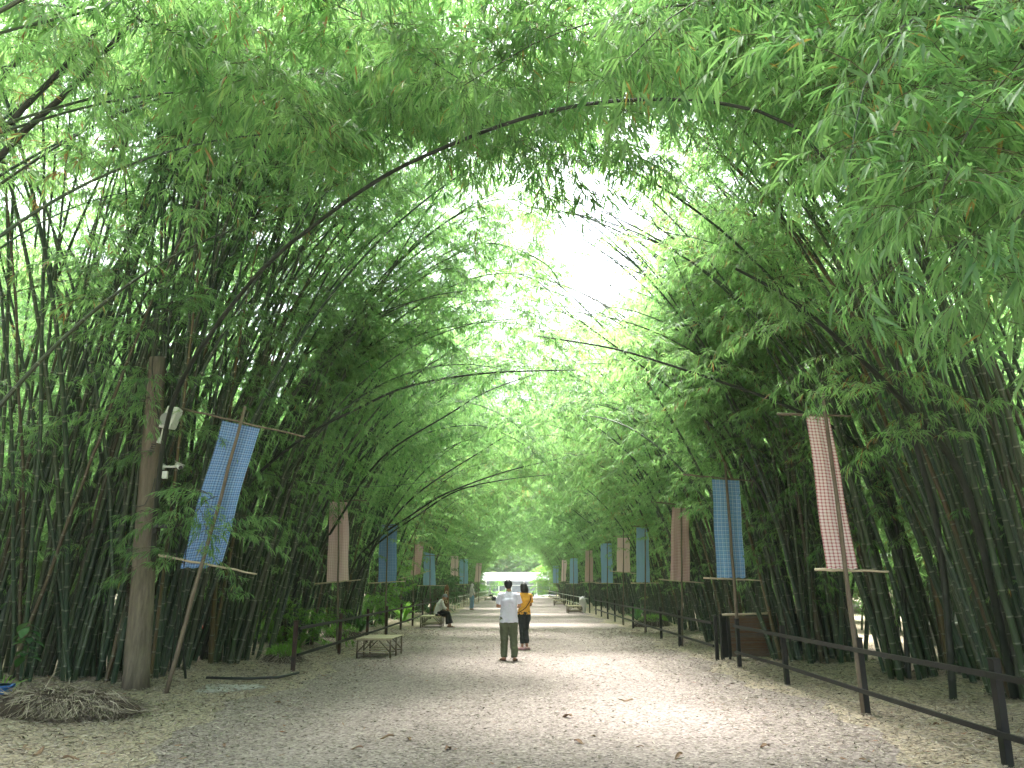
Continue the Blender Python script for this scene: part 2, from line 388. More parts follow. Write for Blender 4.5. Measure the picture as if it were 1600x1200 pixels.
CR=np.random.default_rng(99)
def culm_mesh(name, path, r0, r1, parent, hi=True, sides=8):
    """path (n,3) polyline -> tapered jointed culm"""
    path=np.asarray(path,float); seg=np.linalg.norm(np.diff(path,axis=0),axis=1); S=np.concatenate([[0],np.cumsum(seg)]); L=S[-1]
    sp=CR.uniform(.27,.42); phs=CR.uniform(.05,1.)*sp
    if hi:
        nd=np.arange(phs,L,sp); ss=[0.]; bul=[1.]
        for x in nd:
            if .02<x<L-.02: ss+= [x-.014,x,x+.016]; bul+= [1.,1.09,1.0]
        ss.append(L); bul.append(1.)
    else:
        ss=list(np.linspace(0,L,26)); bul=[1.]*26
    ss=np.array(ss); bul=np.array(bul)
    P=np.stack([np.interp(ss,S,path[:,k]) for k in range(3)],1)
    # smooth: sample tangent
    Tn=np.gradient(P,axis=0); Tn/=np.linalg.norm(Tn,axis=1)[:,None]+1e-9
    ref=np.array([.3,1.,.1]); A=ref[None]-Tn*(Tn@ref)[:,None]; A/=np.linalg.norm(A,axis=1)[:,None]+1e-9; B=np.cross(Tn,A)
    rr=(r0+(r1-r0)*(ss/L)**1.1)*bul
    an=np.linspace(0,2*math.pi,sides,endpoint=False)
    V=(P[:,None,:]+rr[:,None,None]*(np.cos(an)[None,:,None]*A[:,None,:]+np.sin(an)[None,:,None]*B[:,None,:])).reshape(-1,3)
    n=len(ss); i=np.arange(n-1)[:,None]; k=np.arange(sides)[None]; k2=(k+1)%sides
    Q=np.stack([i*sides+k,i*sides+k2,(i+1)*sides+k2,(i+1)*sides+k],-1).reshape(-1,4)
    u0=np.broadcast_to(k/sides,(n-1,sides)); u1=u0+1/sides; v0=np.broadcast_to(ss[:-1,None],(n-1,sides)); v1=np.broadcast_to(ss[1:,None],(n-1,sides)); v0=(v0-phs)*.36/sp+3.6; v1=(v1-phs)*.36/sp+3.6
    uv=np.stack([np.stack([u0,v0],-1),np.stack([u1,v0],-1),np.stack([u1,v1],-1),np.stack([u0,v1],-1)],2).reshape(-1,2)
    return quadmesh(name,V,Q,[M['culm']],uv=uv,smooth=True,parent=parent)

def branches_on(path, s0, r, items, dens=1.0, step=.36, short=1.0, droop=0.0, s1=1.0):
    path=np.asarray(path,float); seg=np.linalg.norm(np.diff(path,axis=0),axis=1); S=np.concatenate([[0],np.cumsum(seg)]); L=S[-1]
    x=s0*L; az=r.uniform(0,6.28)
    while x<L*s1:
        p=np.array([np.interp(x,S,path[:,k]) for k in range(3)]); t=x/L
        az+=math.pi+r.normal()*.5
        for b in range(3):
            if r.random()>dens*1.25: continue
            a=az+r.normal()*.8
            k='l' if (.35<t<.85 and r.random()<.55*short) else ('m' if t<.93 and r.random()<.75 else 's')
            items.append((k,p,a,r.normal()*.25-droop,r.uniform(.8,1.15)))
        x+=step*r.uniform(.8,1.2)
    items.append(('s',path[-1],r.uniform(0,6.28),-.6,1.0))

def gen_path(r, bx, by, az, L, lean, bend, p=1.7, n=34, wob=.05):
    P=[np.array([bx,by,0.])]; ds=L/n; w1=r.normal()*wob; a=az
    for i in range(n):
        s=(i+.5)/n; phi=lean+bend*s**p; a+=w1/n*3
        P.append(P[-1]+ds*np.array([math.sin(phi)*math.cos(a),math.sin(phi)*math.sin(a),math.cos(phi)]))
    return np.array(P)

def smooth_path(pts, n=40):
    """Catmull-Rom through points"""
    P=[np.array(p,float) for p in pts]; P=[2*P[0]-P[1]]+P+[2*P[-1]-P[-2]]; out=[]
    m=len(P)-3; per=max(2,n//m)
    for i in range(m):
        for k in range(per):
            t=k/per; a,b,c,d=P[i:i+4]
            out.append(.5*((2*b)+(-a+c)*t+(2*a-5*b+4*c-d)*t*t+(-a+3*b-3*c+d)*t**3))
    out.append(P[-2]); return np.array(out)

def clump(name_label, center, side, seed, n=48, rad=(1.0,1.4), dens=.5, hi=True, Lr=(9.5,14.5), extra=(), group=None, T=None, inward=.7, low=.12, s0r=(.36,.55), bendr=(.75,1.75), rr=(.034,.056),reach=0,skirt=.3):
    """side: +1 = inward is +X (stands left of the path), -1 = inward is -X"""
    r=np.random.default_rng(seed)
    root=empty('bamboo_clump',(center[0],center[1],0),0,name_label,'bamboo',group)
    items=[]
    T=T or T_LO
    for i in range(n):
        a=r.uniform(0,6.28); q=math.sqrt(r.random()); bx=q*rad[0]*math.cos(a); by=q*rad[1]*math.sin(a)
        if r.random()<inward: az=(0 if side>0 else math.pi)+r.normal()*.55; bend=r.uniform(*bendr); L=r.uniform(*Lr)
        else: az=a+r.normal()*.5; bend=r.uniform(.3,1.0); L=r.uniform(*Lr)*.92
        lean=abs(r.normal())*.06+.03+.10*q
        # clump members lean away from the centre first
        P=gen_path(r,bx,by,az,L,lean,bend,p=r.uniform(1.5,2.3))
        P[:,0]+=np.linspace(0,1,len(P))*bx*.55; P[:,1]+=np.linspace(0,1,len(P))*by*.9
        r0=r.uniform(*rr)
        if r.random()<.3: P=P+np.cumsum(r.normal(size=P.shape)*np.array([.012,.012,0]),axis=0)
        culm_mesh('culm',P,r0,.006,root,hi,8 if hi else 6)
        if r.random()<skirt: branches_on(P,r.uniform(.14,.3),r,items,dens*.85)
        else: branches_on(P,r.uniform(*s0r),r,items,dens)
        # a few short sprays low on the culm
        for _ in range(int(r.random()<low*3)+int(r.random()<low)):
            k=r.integers(4,14); items.append((('s','m')[int(r.random()<.3)],P[k],r.uniform(0,6.28),r.uniform(-.3,.3),r.uniform(.7,1.)))
    for i in range(reach):
        y0=r.uniform(-.8,.8); y1=y0+r.uniform(-1.5,1.5); h=r.uniform(6.2,9.6); e=r.uniform(5.6,8.2)
        P=smooth_path([(.3,y0,0),(.9,y0,h*.5),(e*.45,y0*.6+y1*.4,h*.9),(e*.72,y1,h),(e*.92,y1*1.1,h*.94),(e*1.08,y1*1.2,h*.80)])
        culm_mesh('culm',P,.042,.006,root,hi,8 if hi else 6); branches_on(P,.5,r,items,.9)
    c=np.array([center[0],center[1],0.])
    for pts,r0,r1,s0,d,lab in extra:
        P=smooth_path(pts)-c
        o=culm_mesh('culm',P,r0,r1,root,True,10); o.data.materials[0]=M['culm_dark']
        if lab: o['label']=lab
        branches_on(P,s0,r,items,d)
    def open_sky(p):
        x,y,z=p[0]+center[0],p[1]+center[1],p[2]
        return 12<y<30 and .37*y+1.3<z<.55*y+2.2 and abs(x-.128*y)<.06*y+.3
    if name_label: items=[it for it in items if not open_sky(it[1])]
    foliage('foliage',items,T,r,root)
    return root

# ================================================================== SETTING
def build_ground():
    # one sheet out to the horizon, gently heaped under the bamboo rows
    xs=np.concatenate([[-900,-200,-60,-30],np.arange(-20,20.01,.25),[30,60,200,900]]); ys=np.concatenate([[-900,-200,-40],np.arange(-6,60.01,.25),np.arange(62,140,3),[200,400,1200]])
    X,Y=np.meshgrid(xs,ys,indexing='ij')
    def hgt(X,Y):
        a=np.clip((np.abs(X)-4.7)/1.6,0,1)*np.clip((24-np.abs(X))/10,0,1)
        b=.09*a*a*(3-2*a)
        b=b+a*.035*(np.sin(X*2.3+Y*1.1)+np.sin(Y*2.9-X*1.7)*.7+np.sin(X*5.1+3)*np.sin(Y*4.7)*.6)
        return np.maximum(b,-.02)
    Z=hgt(X,Y)-.004*(np.abs(X)<4.7)
    V=np.stack([X,Y,Z],-1).reshape(-1,3); nx,ny=len(xs),len(ys)
    i,j=np.meshgrid(np.arange(nx-1),np.arange(ny-1),indexing='ij')
    Q=np.stack([i*ny+j,(i+1)*ny+j,(i+1)*ny+j+1,i*ny+j+1],-1).reshape(-1,4)
    o=quadmesh('ground',V,Q,[M['ground']],smooth=True); tag(o,kind='structure')
    # gravel path with a ragged edge
    ys=np.arange(-6,118.01,.3); us=np.linspace(-1,1,25)
    nz=lambda y,s: .22*np.sin(y*.9+s)+.14*np.sin(y*2.3+s*3)+.08*np.sin(y*5.7+s)
    V=[];
    for y in ys:
        lft=-3.75+nz(y,1.); rgt=3.95+nz(y,4.)
        V+= [(lft+(rgt-lft)*(u+1)/2,y,.004) for u in us]
    V=np.array(V); m=len(us); i,j=np.meshgrid(np.arange(len(ys)-1),np.arange(m-1),indexing='ij')
    Q=np.stack([i*m+j,i*m+j+1,(i+1)*m+j+1,(i+1)*m+j],-1).reshape(-1,4)
    o=quadmesh('path',V,Q,[M['path']],smooth=True); tag(o,kind='structure')
    return hgt
HG=build_ground()
def gz(x,y): return float(HG(np.array([x]),np.array([y]))[0])

def build_litter():
    r=np.random.default_rng(3); N=260000
    y=6.3+ (r.random(N)**1.35)*24; x=r.uniform(-9,9,N)
    edge=np.clip((np.abs(x)-2.2)/2.2,0,1)
    patch=.5+.5*np.sin(x*1.7+np.sin(y*.8)*2)*np.sin(y*1.3+x*.6)
    track=.75+.25*np.sin(np.abs(x)*2.6+.4*np.sin(y*.35)); keep=r.random(N)<((.26+.24*patch)*track+.62*edge); x=x[keep];y=y[keep]; edge=edge[keep]; N=len(x)
    L=r.uniform(.022,.085,N)*(1+.3*edge)*(1+.02*(y-7)); W=L*r.uniform(.09,.22,N); a=r.uniform(0,6.28,N); tl=r.normal(size=N)*.16; rl=r.normal(size=N)*.35
    d=np.stack([np.cos(a)*np.cos(tl),np.sin(a)*np.cos(tl),np.sin(tl)],1); s=np.stack([-np.sin(a)*np.cos(rl),np.cos(a)*np.cos(rl),np.sin(rl)],1)
    c=np.stack([x,y,HG(x,y)+.010+r.random(N)*.012],1)
    h=d*(L/2)[:,None]; k=s*(W/2)[:,None]; up=np.zeros((N,3)); up[:,2]=L*r.uniform(0,.18,N)
    V=np.stack([c-h+up*.5,c-k,c+h+up,c+k],1).reshape(-1,3); Q=(np.arange(N)[:,None]*4+np.arange(4)[None])
    tone=np.clip(r.beta(2.2,1.8,N)*.95+.05*edge,0,.97); tone=np.where(r.random(N)<.02,1.,tone); tone=np.where(r.random(N)<.06,.0,tone)
    o=quadmesh('leaf_litter',V,Q,[M['litter']],tone=np.repeat(tone,4)); tag(o,'pale dry bamboo leaves and chips strewn over the gravel path','leaf litter',kind='stuff')
build_litter()
b=MB()
for k in range(9):
    pass
def slab(name,pts,z0,z1,mat):
    m=MB(); n=len(pts)
    for z in (z0,z1):
        for p in pts: m.v.append(Vector((p[0],p[1],z)))
    m.face(list(range(n))[::-1]); m.face([n+i for i in range(n)])
    for i in range(n): j=(i+1)%n; m.face([i,j,n+j,n+i])
    return m.build(name,mat)
p=at(345,1078,12.9)
o=slab('concrete_slab',[(-5.25,12.65),(-4.85,12.55),(-4.5,12.62),(-4.25,12.95),(-4.05,13.2),(-4.3,13.5),(-4.75,13.45),(-5.0,13.6),(-5.35,13.3)],.0,.016,M['concrete']); tag(o,'smooth grey concrete patch beside the foot of the leaning blue banner','concrete patch')
m=MB(); m.loft([(-5.25,13.75,.09),(-4.6,13.8,.07),(-4.1,14.0,.07),(-3.9,14.5,.09)],.022,n=8); o=m.build('drain_pipe',M['dark_plastic'],smooth=True); tag(o,'thin black pipe lying across the leaf litter near the concrete patch','pipe')

# ================================================================== BAMBOO
def px(*a): return [tuple(at(x,y,Y)) for x,y,Y in a]
GL='bamboo clumps along the left side of the path'; GR='bamboo clumps along the right side of the path'
# --- left, near
clump('large dark bamboo clump at the left edge of the picture behind the broad leaved sapling',(-8.6,13.8),1,20,n=76,rad=(1.1,1.1),dens=.46,skirt=.05,group=GL,inward=.55,s0r=(.62,.8),Lr=(12,16),bendr=(.25,1.0),rr=(.028,.05))
clump('large dark bamboo clump just left of the wooden utility pole, behind the dry root heap',(-6.9,14.3),1,21,n=90,rad=(1.1,1.1),dens=.40,skirt=.08,group=GL,inward=.55,s0r=(.62,.8),Lr=(12,17),bendr=(.3,1.15),rr=(.028,.05),
  extra=[(px((228,1082,12.9),(243,800,12.2),(262,655,11.6),(300,565,10.9),(400,430,9.9),(500,345,9.0),(600,275,8.2),(700,228,7.5),(800,190,7.0),(900,165,6.6),(1000,155,6.3),(1100,158,6.1),(1180,172,6.0),(1240,198,6.0),(1290,250,6.0)),.043,.013,.6,.35,'long thick dark culm arching right across the whole path')])
clump('bamboo clump close behind the wooden utility pole, leaning right over the blue banner',(-6.5,17.6),1,22,n=74,rad=(1.1,1.5),dens=.2,group=GL,inward=.75,rr=(.032,.055),s0r=(.5,.68),
  extra=[(px((300,1045,16.3),(330,860,15.9),(390,755,15.6),(480,680,15.2),(560,638,15),(640,603,14.8),(760,583,14.6),(900,578,14.4)),.042,.014,.6,.35,'bare culm bowing over to the right behind the blue banner'),
         (px((300,1045,17),(380,800,17),(480,600,16.8),(620,450,16.5),(740,380,16.2),(850,410,16),(885,470,15.9)),.042,.01,.5,.9,None),
         (px((310,1045,16.6),(390,780,16.6),(500,560,16.2),(600,430,15.8),(700,345,15.4),(790,310,15.0),(860,345,14.8)),.042,.01,.5,1.,None),
         (px((325,1045,18.6),(420,780,18.6),(540,580,18.6),(660,470,18.4),(760,410,18.2),(830,400,18),(880,440,18)),.042,.01,.5,1.,None),
         (px((320,1045,17),(400,780,17),(520,540,16.5),(660,390,16.1),(790,330,15.8),(870,350,15.6)),.042,.01,.5,.9,None),
         (px((330,1045,17.5),(430,780,17.5),(560,560,17.3),(700,450,17.2),(820,430,17),(900,500,17)),.042,.01,.5,.9,None),
         (px((262,1078,13.4),(285,900,12.4),(305,800,11.6),(340,775,11.4)),.014,.004,.6,1.,None),
         (px((290,1060,13.6),(270,800,12.9),(246,640,12.2),(238,560,11.9),(262,480,11.7),(300,430,11.6)),.02,.005,.55,1.,None),
         (px((150,1050,15.6),(180,700,15.0),(215,400,14.2),(290,130,13.0),(380,-40,12)),.055,.02,.6,.6,None)])
clump('bamboo clump on the left behind the red check banner and first black fence post',(-6.5,22.0),1,23,n=70,rad=(1.0,1.6),dens=.22,reach=4,s0r=(.28,.5),group=GL,inward=.85,rr=(.034,.055),
  extra=[(px((440,1010,21.5),(480,900,21),(540,795,20.5),(600,712,20),(700,648,19.5),(760,612,19),(835,585,18.6)),.042,.012,.72,.4,None),
         (px((430,1008,22),(520,760,20),(590,600,18.8),(650,500,18),(730,400,17)),.042,.012,.6,.6,None),
         (px((420,1008,22),(500,760,20),(560,600,18.8),(610,500,18),(660,410,17)),.042,.012,.6,.6,None)])
clump('bamboo clump on the left behind the second banner, with bare culms bowing over the path',(-6.4,27.5),1,24,n=56,rad=(1.0,1.6),dens=.24,reach=5,s0r=(.24,.45),group=GL,inward=.85,
  extra=[(px((520,985,27),(560,870,26.5),(650,800,26),(700,770,25.6),(780,740,25.3),(850,722,25),(935,705,24.6)),.042,.012,.75,.5,'long bare culm bowing low over the path from the left'),
         (px((528,985,27),(570,880,26.5),(640,782,26),(760,700,25.5),(860,640,25)),.042,.012,.7,.4,None),
         (px((525,985,27.4),(565,875,27),(660,800,26.6),(720,765,26.2),(800,748,26),(880,740,25.5)),.04,.012,.75,.5,None)])
# --- outside the frame to the left, arching in overhead
clump('bamboo clump outside the left edge whose culms cross the top left corner',(-8.0,7.6),1,25,skirt=0,n=6,rad=(.9,1.0),dens=.1,group=GL,inward=.3,T=T_LO,s0r=(.5,.65),
  extra=[(px((-300,1000,8.6),(-120,420,8.2),(0,245,7.8),(120,130,7.4),(200,40,7.1),(260,-40,6.8)),.06,.025,.55,.6,'thick culm crossing the top left corner'),
         (px((-320,1000,8.4),(-140,400,8.0),(0,210,7.6),(100,105,7.3),(180,10,7.0),(220,-60,6.8)),.05,.025,.55,.6,None),
         (px((-340,1000,8.2),(-150,340,7.8),(0,125,7.4),(60,60,7.2),(120,-20,7.0)),.055,.025,.55,.6,None)])
# --- right, near
clump('dense dark bamboo clump behind the woven screen, bowing left over the path',(6.4,17.3),-1,31,n=85,rad=(.95,1.2),dens=.26,s0r=(.38,.58),group=GR,inward=.85,rr=(.034,.052),
  extra=[(px((1290,1030,17),(1270,930,16.8),(1235,850,16.5),(1160,720,16.2),(1080,635,16),(1000,570,15.8),(905,500,15.5)),.044,.012,.6,.35,'slender culm rising steeply left from the dense clump'),
         (px((1300,1030,17.6),(1230,760,17.6),(1160,560,17.5),(1100,440,17.4),(1040,430,17.3),(1000,500,17.2)),.04,.01,.5,.9,None),
         (px((1310,1030,17.2),(1250,700,17),(1180,460,16.5),(1100,320,16),(1020,280,15.6),(985,330,15.4)),.04,.01,.5,.9,None),
         (px((1300,1030,17.2),(1240,800,17),(1165,640,16.8),(1090,510,16.5),(1020,430,16.2),(985,385,16)),.044,.012,.55,.5,None)])
clump('bamboo clump right of the near red check banner',(7.4,14.2),-1,32,n=60,rad=(1.0,1.1),dens=.28,s0r=(.5,.68),group=GR,inward=.7,rr=(.034,.058),
  extra=[(px((1420,1060,14),(1400,820,13.8),(1340,695,13.6),(1230,635,13.4),(1160,608,13.3),(1060,575,13.2),(960,545,13.1),(840,525,13.0)),.045,.013,.62,.5,'bare culm bowing low to the left above the blue banner')])
clump('bamboo clump at the right edge of the picture behind the near black fence',(7.1,10.8),-1,33,n=56,rad=(.95,1.1),dens=.36,skirt=.1,group=GR,inward=.5,rr=(.028,.05),s0r=(.55,.75),bendr=(.4,1.3),Lr=(11,15),
  extra=[(px((1490,1100,11.2),(1475,900,10.9),(1455,780,10.6),(1415,640,10.2),(1400,560,10)),.05,.03,.9,.1,None),
         (px((1590,1110,11),(1550,920,10.5),(1500,740,10),(1400,615,9.3),(1320,540,8.8),(1240,470,8.4),(1150,420,8)),.058,.016,.5,.5,'thick culm slanting left in front of the right hand bamboo')])
# near, outside the right edge: large drooping leaves close to the viewer
def near_right():
    lab='bamboo clump outside the right edge whose leafy branches droop close to the viewer'
    rt=clump(lab,(6.6,6.4),-1,34,skirt=0,n=22,rad=(.9,1.0),dens=.36,group=GR,inward=.8,s0r=(.5,.62),
      extra=[])
    r=np.random.default_rng(77); items=[]; c=np.array([6.6,6.4,0.])
    hang=[ [(6.2,6.2,0),(5.9,5.9,3.2),(4.6,5.4,5.6),(3.3,5.0,5.9),(2.5,4.7,5.1),(2.15,4.5,4.2)],  # the highest culms arch above the frame, added to shade the foreground
           [(6.4,6.0,0),(6.0,5.5,3.0),(4.8,5.0,4.9),(3.6,4.6,5.1),(2.8,4.3,4.3),(2.4,4.2,3.5)],
           [(6.5,6.6,0),(6.1,6.2,3.8),(4.8,6.0,6.4),(3.0,5.8,7.0),(1.6,5.6,6.5),(.9,5.5,5.8)],
           [(6.6,5.9,0),(6.2,5.4,2.6),(5.2,4.9,4.2),(4.1,4.6,4.5),(3.2,4.4,3.9),(2.7,4.3,3.2)],
           [(6.9,5.4,0),(6.4,5.4,5.0),(4.2,5.6,8.6),(1.8,5.8,9.6),(-.8,6.0,9.6),(-2.6,6.2,8.8)],
           [(6.9,7.4,0),(6.4,7.6,5.4),(4.4,8.2,9.0),(2.2,8.6,10.2),(-.2,9,10.2),(-2,9.2,9.4)],
           [(6.7,4.6,0),(6.2,4.4,4.6),(4.2,4.2,7.4),(2.2,4.2,8.2),(.2,4.2,8.2),(-1.4,4.2,7.4)],
           [(6.9,8.6,0),(6.4,8.8,4.6),(4.6,9.4,8.2),(2.6,9.8,9.4),(.8,10.2,9.2),(-.6,10.4,8.4)],
           [(6.7,6.6,0),(6.0,6.8,4.2),(4.0,7.2,7.0),(1.8,7.6,7.8),(-.4,7.8,7.6),(-1.6,8,7.0)],
           [(6.9,7.6,0),(6.4,7.8,4.6),(5.0,8.0,7.8),(3.4,8.2,8.6),(1.8,8.3,8.2),(.8,8.4,7.5)],
           [(6.9,7.0,0),(6.5,7.0,4.0),(5.6,6.9,6.4),(4.4,6.8,7.0),(3.4,6.7,6.6),(2.7,6.6,5.9)],
           [(6.8,6.2,0),(6.6,6.0,3.4),(5.9,5.8,5.2),(4.9,5.6,5.7),(4.0,5.5,5.3),(3.4,5.4,4.7)],
           [(6.3,6.8,0),(6.0,6.8,4.2),(4.6,6.9,7.0),(2.6,6.9,7.6),(.6,6.8,7.2),(-.6,6.7,6.4)] ]
    for h in hang:
        P=smooth_path(h)-c; culm_mesh('culm',P,.034,.005,rt,True,8)
        branches_on(P,.52,r,items,1.,step=.17,droop=.15)
    foliage('hanging_foliage',items,T_HI,r,rt)
    return rt
near_right()
def near_left():
    rt=clump('bamboo clump outside the left edge whose leafy tips hang over the top middle',(-7.4,4.6),1,35,skirt=0,n=5,rad=(.9,1.0),dens=.36,group=GL,inward=.8,s0r=(.5,.62))
    r=np.random.default_rng(78); items=[]; c=np.array([-6.6,5.2,0.])
    hang=[ [(-6.3,5.4,0),(-6.0,5.6,4.4),(-4.6,6.2,7.0),(-2.8,6.8,7.7),(-1.0,7.2,7.3),(.2,7.4,6.6)],  # the high near culms pass overhead out of view, added for shade
           [(-6.5,5.6,0),(-6.2,6.0,4.2),(-5.0,6.8,6.8),(-3.4,7.4,7.4),(-2.0,7.8,6.9),(-1.2,8.0,6.2)],
           [(-6.4,4.4,0),(-5.8,4.6,5.0),(-3.8,5.0,8.2),(-1.4,5.4,9.2),(1.2,5.8,9.2),(3.0,6.0,8.4)],
           [(-6.4,3.4,0),(-5.8,3.4,4.8),(-3.8,3.4,7.6),(-1.6,3.4,8.6),(.8,3.4,8.6),(2.6,3.4,7.8)],
           [(-6.4,7.2,0),(-5.8,8.0,5.2),(-4.0,9.4,9.2),(-1.8,10.2,10.8),(.8,10.6,10.8),(2.8,10.8,10.0)],
           [(-6.4,7.2,0),(-5.8,8.0,4.8),(-3.8,9.8,8.2),(-1.4,11,9.4),(1.0,11.6,9.4),(2.4,11.8,8.8)],
           [(-6.2,7.2,0),(-5.4,8.0,5.0),(-3.6,10.0,8.6),(-2.0,11,9.6),(-.4,11.8,9.4),(.8,12.2,8.6)],
           [(-6.4,5.2,0),(-5.8,6.0,4.8),(-3.2,7.6,7.8),(-.4,8.0,8.8),(2.4,8.2,8.6),(4.0,8.2,7.8)],
           [(-6.4,6.2,0),(-5.8,7.0,4.6),(-3.8,8.4,7.2),(-1.2,9.4,8.1),(1.4,10,7.9),(2.9,10.2,7.1)],
           [(-6.6,6.2,0),(-6.0,7.0,4.4),(-4.2,8.2,6.8),(-1.8,9.0,7.6),(.3,9.4,7.4),(1.6,9.6,6.7)],
           [(-6.4,6.0,0),(-6.0,6.8,4.8),(-4.6,8.4,7.8),(-2.4,9.2,8.9),(-.2,9.6,8.7),(1.2,9.8,8.0)],
           [(-6.4,6.0,0),(-6.2,6.6,4.8),(-5.2,8.0,7.4),(-3.6,9.0,8.2),(-2.2,9.4,7.9),(-1.0,9.6,7.1)],
           [(-6.4,5.0,0),(-6.0,5.2,4.6),(-4.4,5.8,7.4),(-2.2,6.6,8.2),(0.2,7.2,8.0),(1.6,7.6,7.2)] ]
    for h in hang:
        P=smooth_path(h)-c; culm_mesh('culm',P,.024,.005,rt,True,8)
        branches_on(P,.68,r,items,1.15,step=.13,droop=.1)
    foliage('hanging_foliage',items,T_HI,r,rt)
near_left()
# --- prototypes, then copies down both rows
protos=[clump(None,(0,0),1,50+i,n=46,rad=(1.0,1.7),dens=.27,hi=False,inward=.85,rr=(.034,.055),s0r=(.16,.40),bendr=(.8,1.75),Lr=(9,13),low=.4,reach=6) for i in range(4)]
backs=[clump(None,(0,0),1,60+i,n=44,rad=(1.3,2.2),dens=.7,hi=False,inward=.5,rr=(.03,.05),s0r=(.06,.35),Lr=(11,16),low=.6) for i in range(2)]
protos+=backs
used=[False]*6
ORD=['fifth','sixth','seventh','eighth','ninth','tenth','eleventh','twelfth']
def place(k,x,y,side,sc,lab,grp,rz=0.,flip=1):
    if not used[k]: o=protos[k]; used[k]=True
    else: o=copy_tree(protos[k])
    o.location=(x,y,gz(x,y)-.02); o.scale=(side*sc,flip*sc,sc); o.rotation_euler=(0,0,rz)
    tag(o,lab,'bamboo',grp); return o
rr_=random.Random(9)
yl=33.0
left_labels=['bamboo clump on the left behind the seated person in the pale blouse','bamboo clump on the left beside the carved brown post','bamboo clump on the left behind the fourth blue banner','bamboo clump on the left just beyond the carved post and dark shrub']
right_labels=['','bamboo clump on the right behind the slate blue banner with crossing culms','bamboo clump on the right behind the pink check banner','bamboo clump on the right behind the bright slate blue banner','bamboo clump on the right behind the white sack and nearer far table']
k=0
left_far=['bamboo clump on the left behind the distant standing person','bamboo clump on the left behind the small slate blue banner past the carved post','bamboo clump on the left just beyond the small slate blue banner','bamboo clump on the left just before the far pink banner','bamboo clump on the left behind the far pink banner','bamboo clump on the left behind the farthest low table','bamboo clump on the left just beyond the farthest low table']
right_far=['bamboo clump on the right behind the narrow maroon banner','bamboo clump on the right behind the dark slate blue banner','bamboo clump on the right behind the farther of the two low tables','bamboo clump on the right behind the very narrow pink banner','bamboo clump on the right just beyond the very narrow pink banner','bamboo clump on the right between the last pink and last blue banners','bamboo clump on the right behind the farthest slate blue banner','bamboo clump on the right just beyond the farthest slate blue banner']
for i in range(14):
    y=33+i*5.6; lab=left_labels[i] if i<4 else (left_far[i-4] if i<11 else 'bamboo clump far down the left side near the white building')
    place(k%4,-6.4+rr_.uniform(-.4,.4),y,1,rr_.uniform(.92,1.08),lab,'left bamboo row in the middle distance' if i<4 else 'far left bamboo row',rr_.uniform(-.2,.2),rr_.choice((-1,1))); k+=1
clump('bamboo clump on the right behind the folded maroon check banner',(6.3,22.6),-1,36,n=60,rad=(1.0,1.5),dens=.3,reach=5,group=GR,inward=.85,hi=False,s0r=(.3,.5))
for i in range(15):
    y=28+i*5.4; lab=right_labels[i+1] if i<4 else (right_far[i-4] if i<12 else 'bamboo clump far down the right side near the green bush')
    place(k%4,6.4+rr_.uniform(-.4,.4),y,-1,rr_.uniform(.92,1.08),lab,'right bamboo row in the middle distance' if i<4 else 'far right bamboo row',rr_.uniform(-.2,.2),rr_.choice((-1,1))); k+=2 if i%2 else 1
for s,nm in ((-1,'left'),(1,'right')):
    place(1 if s<0 else 2,s*6.8,-2.5,-s,1.0,'unseen bamboo clump added behind the viewer on the %s to shade the foreground'%nm,GL if s<0 else GR)  # added behind the camera, out of view, to shade the near path
    for i in range(11):
        y=9+i*8.5; x=s*(12.4+rr_.uniform(-1,1))
        place(4+i%2,x,y,rr_.choice((-1,1)),rr_.uniform(.85,1.0),'bamboo clump in the back row behind the front row on the %s'%nm,'back row of bamboo on the %s'%nm,rr_.uniform(-1.2,1.2),rr_.choice((-1,1)))

# ================================================================== FENCES
def fence(label,x,ys,name='post_and_rail_fence',rails=((.76,.055),(.27,.05)),mat='black_metal',railmat=None,side=-1,post=(.07,.09),h=.92,over=0.,rb=False):
    root=empty(name,(x,ys[0],0),0,label,'fence')
    r=random.Random(int(ys[0]*10)+int(x*7))
    for y in ys:
        g=gz(x,y); m=MB(); rt=Matrix.Rotation(r.uniform(-.02,.02),3,'Y')
        m.box((0,y-ys[0],(h+g)/2-.02),(post[0],post[1],h+.06+r.uniform(-.02,.02)),rt); m.box((0,y-ys[0],h+g+.012),(post[0]+.012,post[1]+.012,.014))
        m.build('post',M[mat],root,bevel=.004)
    for z,hh in rails:
        m=MB(); pts=[]; n=len(ys)
        y0=ys[0]-over; y1=ys[-1]
        if rb:
            k=max(3,int((y1-y0)/2)); P=[(side*.075,y0-ys[0]+(y1-y0)*i/k,z+r.uniform(-.012,.012)) for i in range(k+1)]; m.loft(P,.032,n=8)
            m.build('rail',M[railmat or mat],root,smooth=True)
        else:
            k=max(1,int(round((y1-y0)/2.9)))
            P=[(y0+(y1-y0)*i/k,z+r.uniform(-.012,.012)) for i in range(k+1)]
            for q,( (a,za),(b,zb) ) in enumerate(zip(P[:-1],P[1:])):
                s_=len(m.v); X0=side*.05; X1=side*.085
                for (yy,zz) in ((a,za),(b-.004,zb)):
                    for xx,dz in ((X0,0),(X1,0),(X1,hh),(X0,hh)): m.v.append(Vector((xx,yy-ys[0],zz+dz)))
                for f in ((0,1,2,3),(7,6,5,4),(0,4,5,1),(1,5,6,2),(2,6,7,3),(3,7,4,0)): m.face([s_+i for i in f][::-1])
            m.build('rail',M[railmat or mat],root)
    return root
fence('near black steel fence along the right edge, ending in front of the woven screen',4.45,[4.75,7.66,10.6,13.6,16.4],side=-1)
fence('black steel post and rail fence on the right running away from the woven screen',4.38,[17.9,21.9,24.7,27.7,30.6,33.5,36.3,39.2,42.1,45],side=-1)
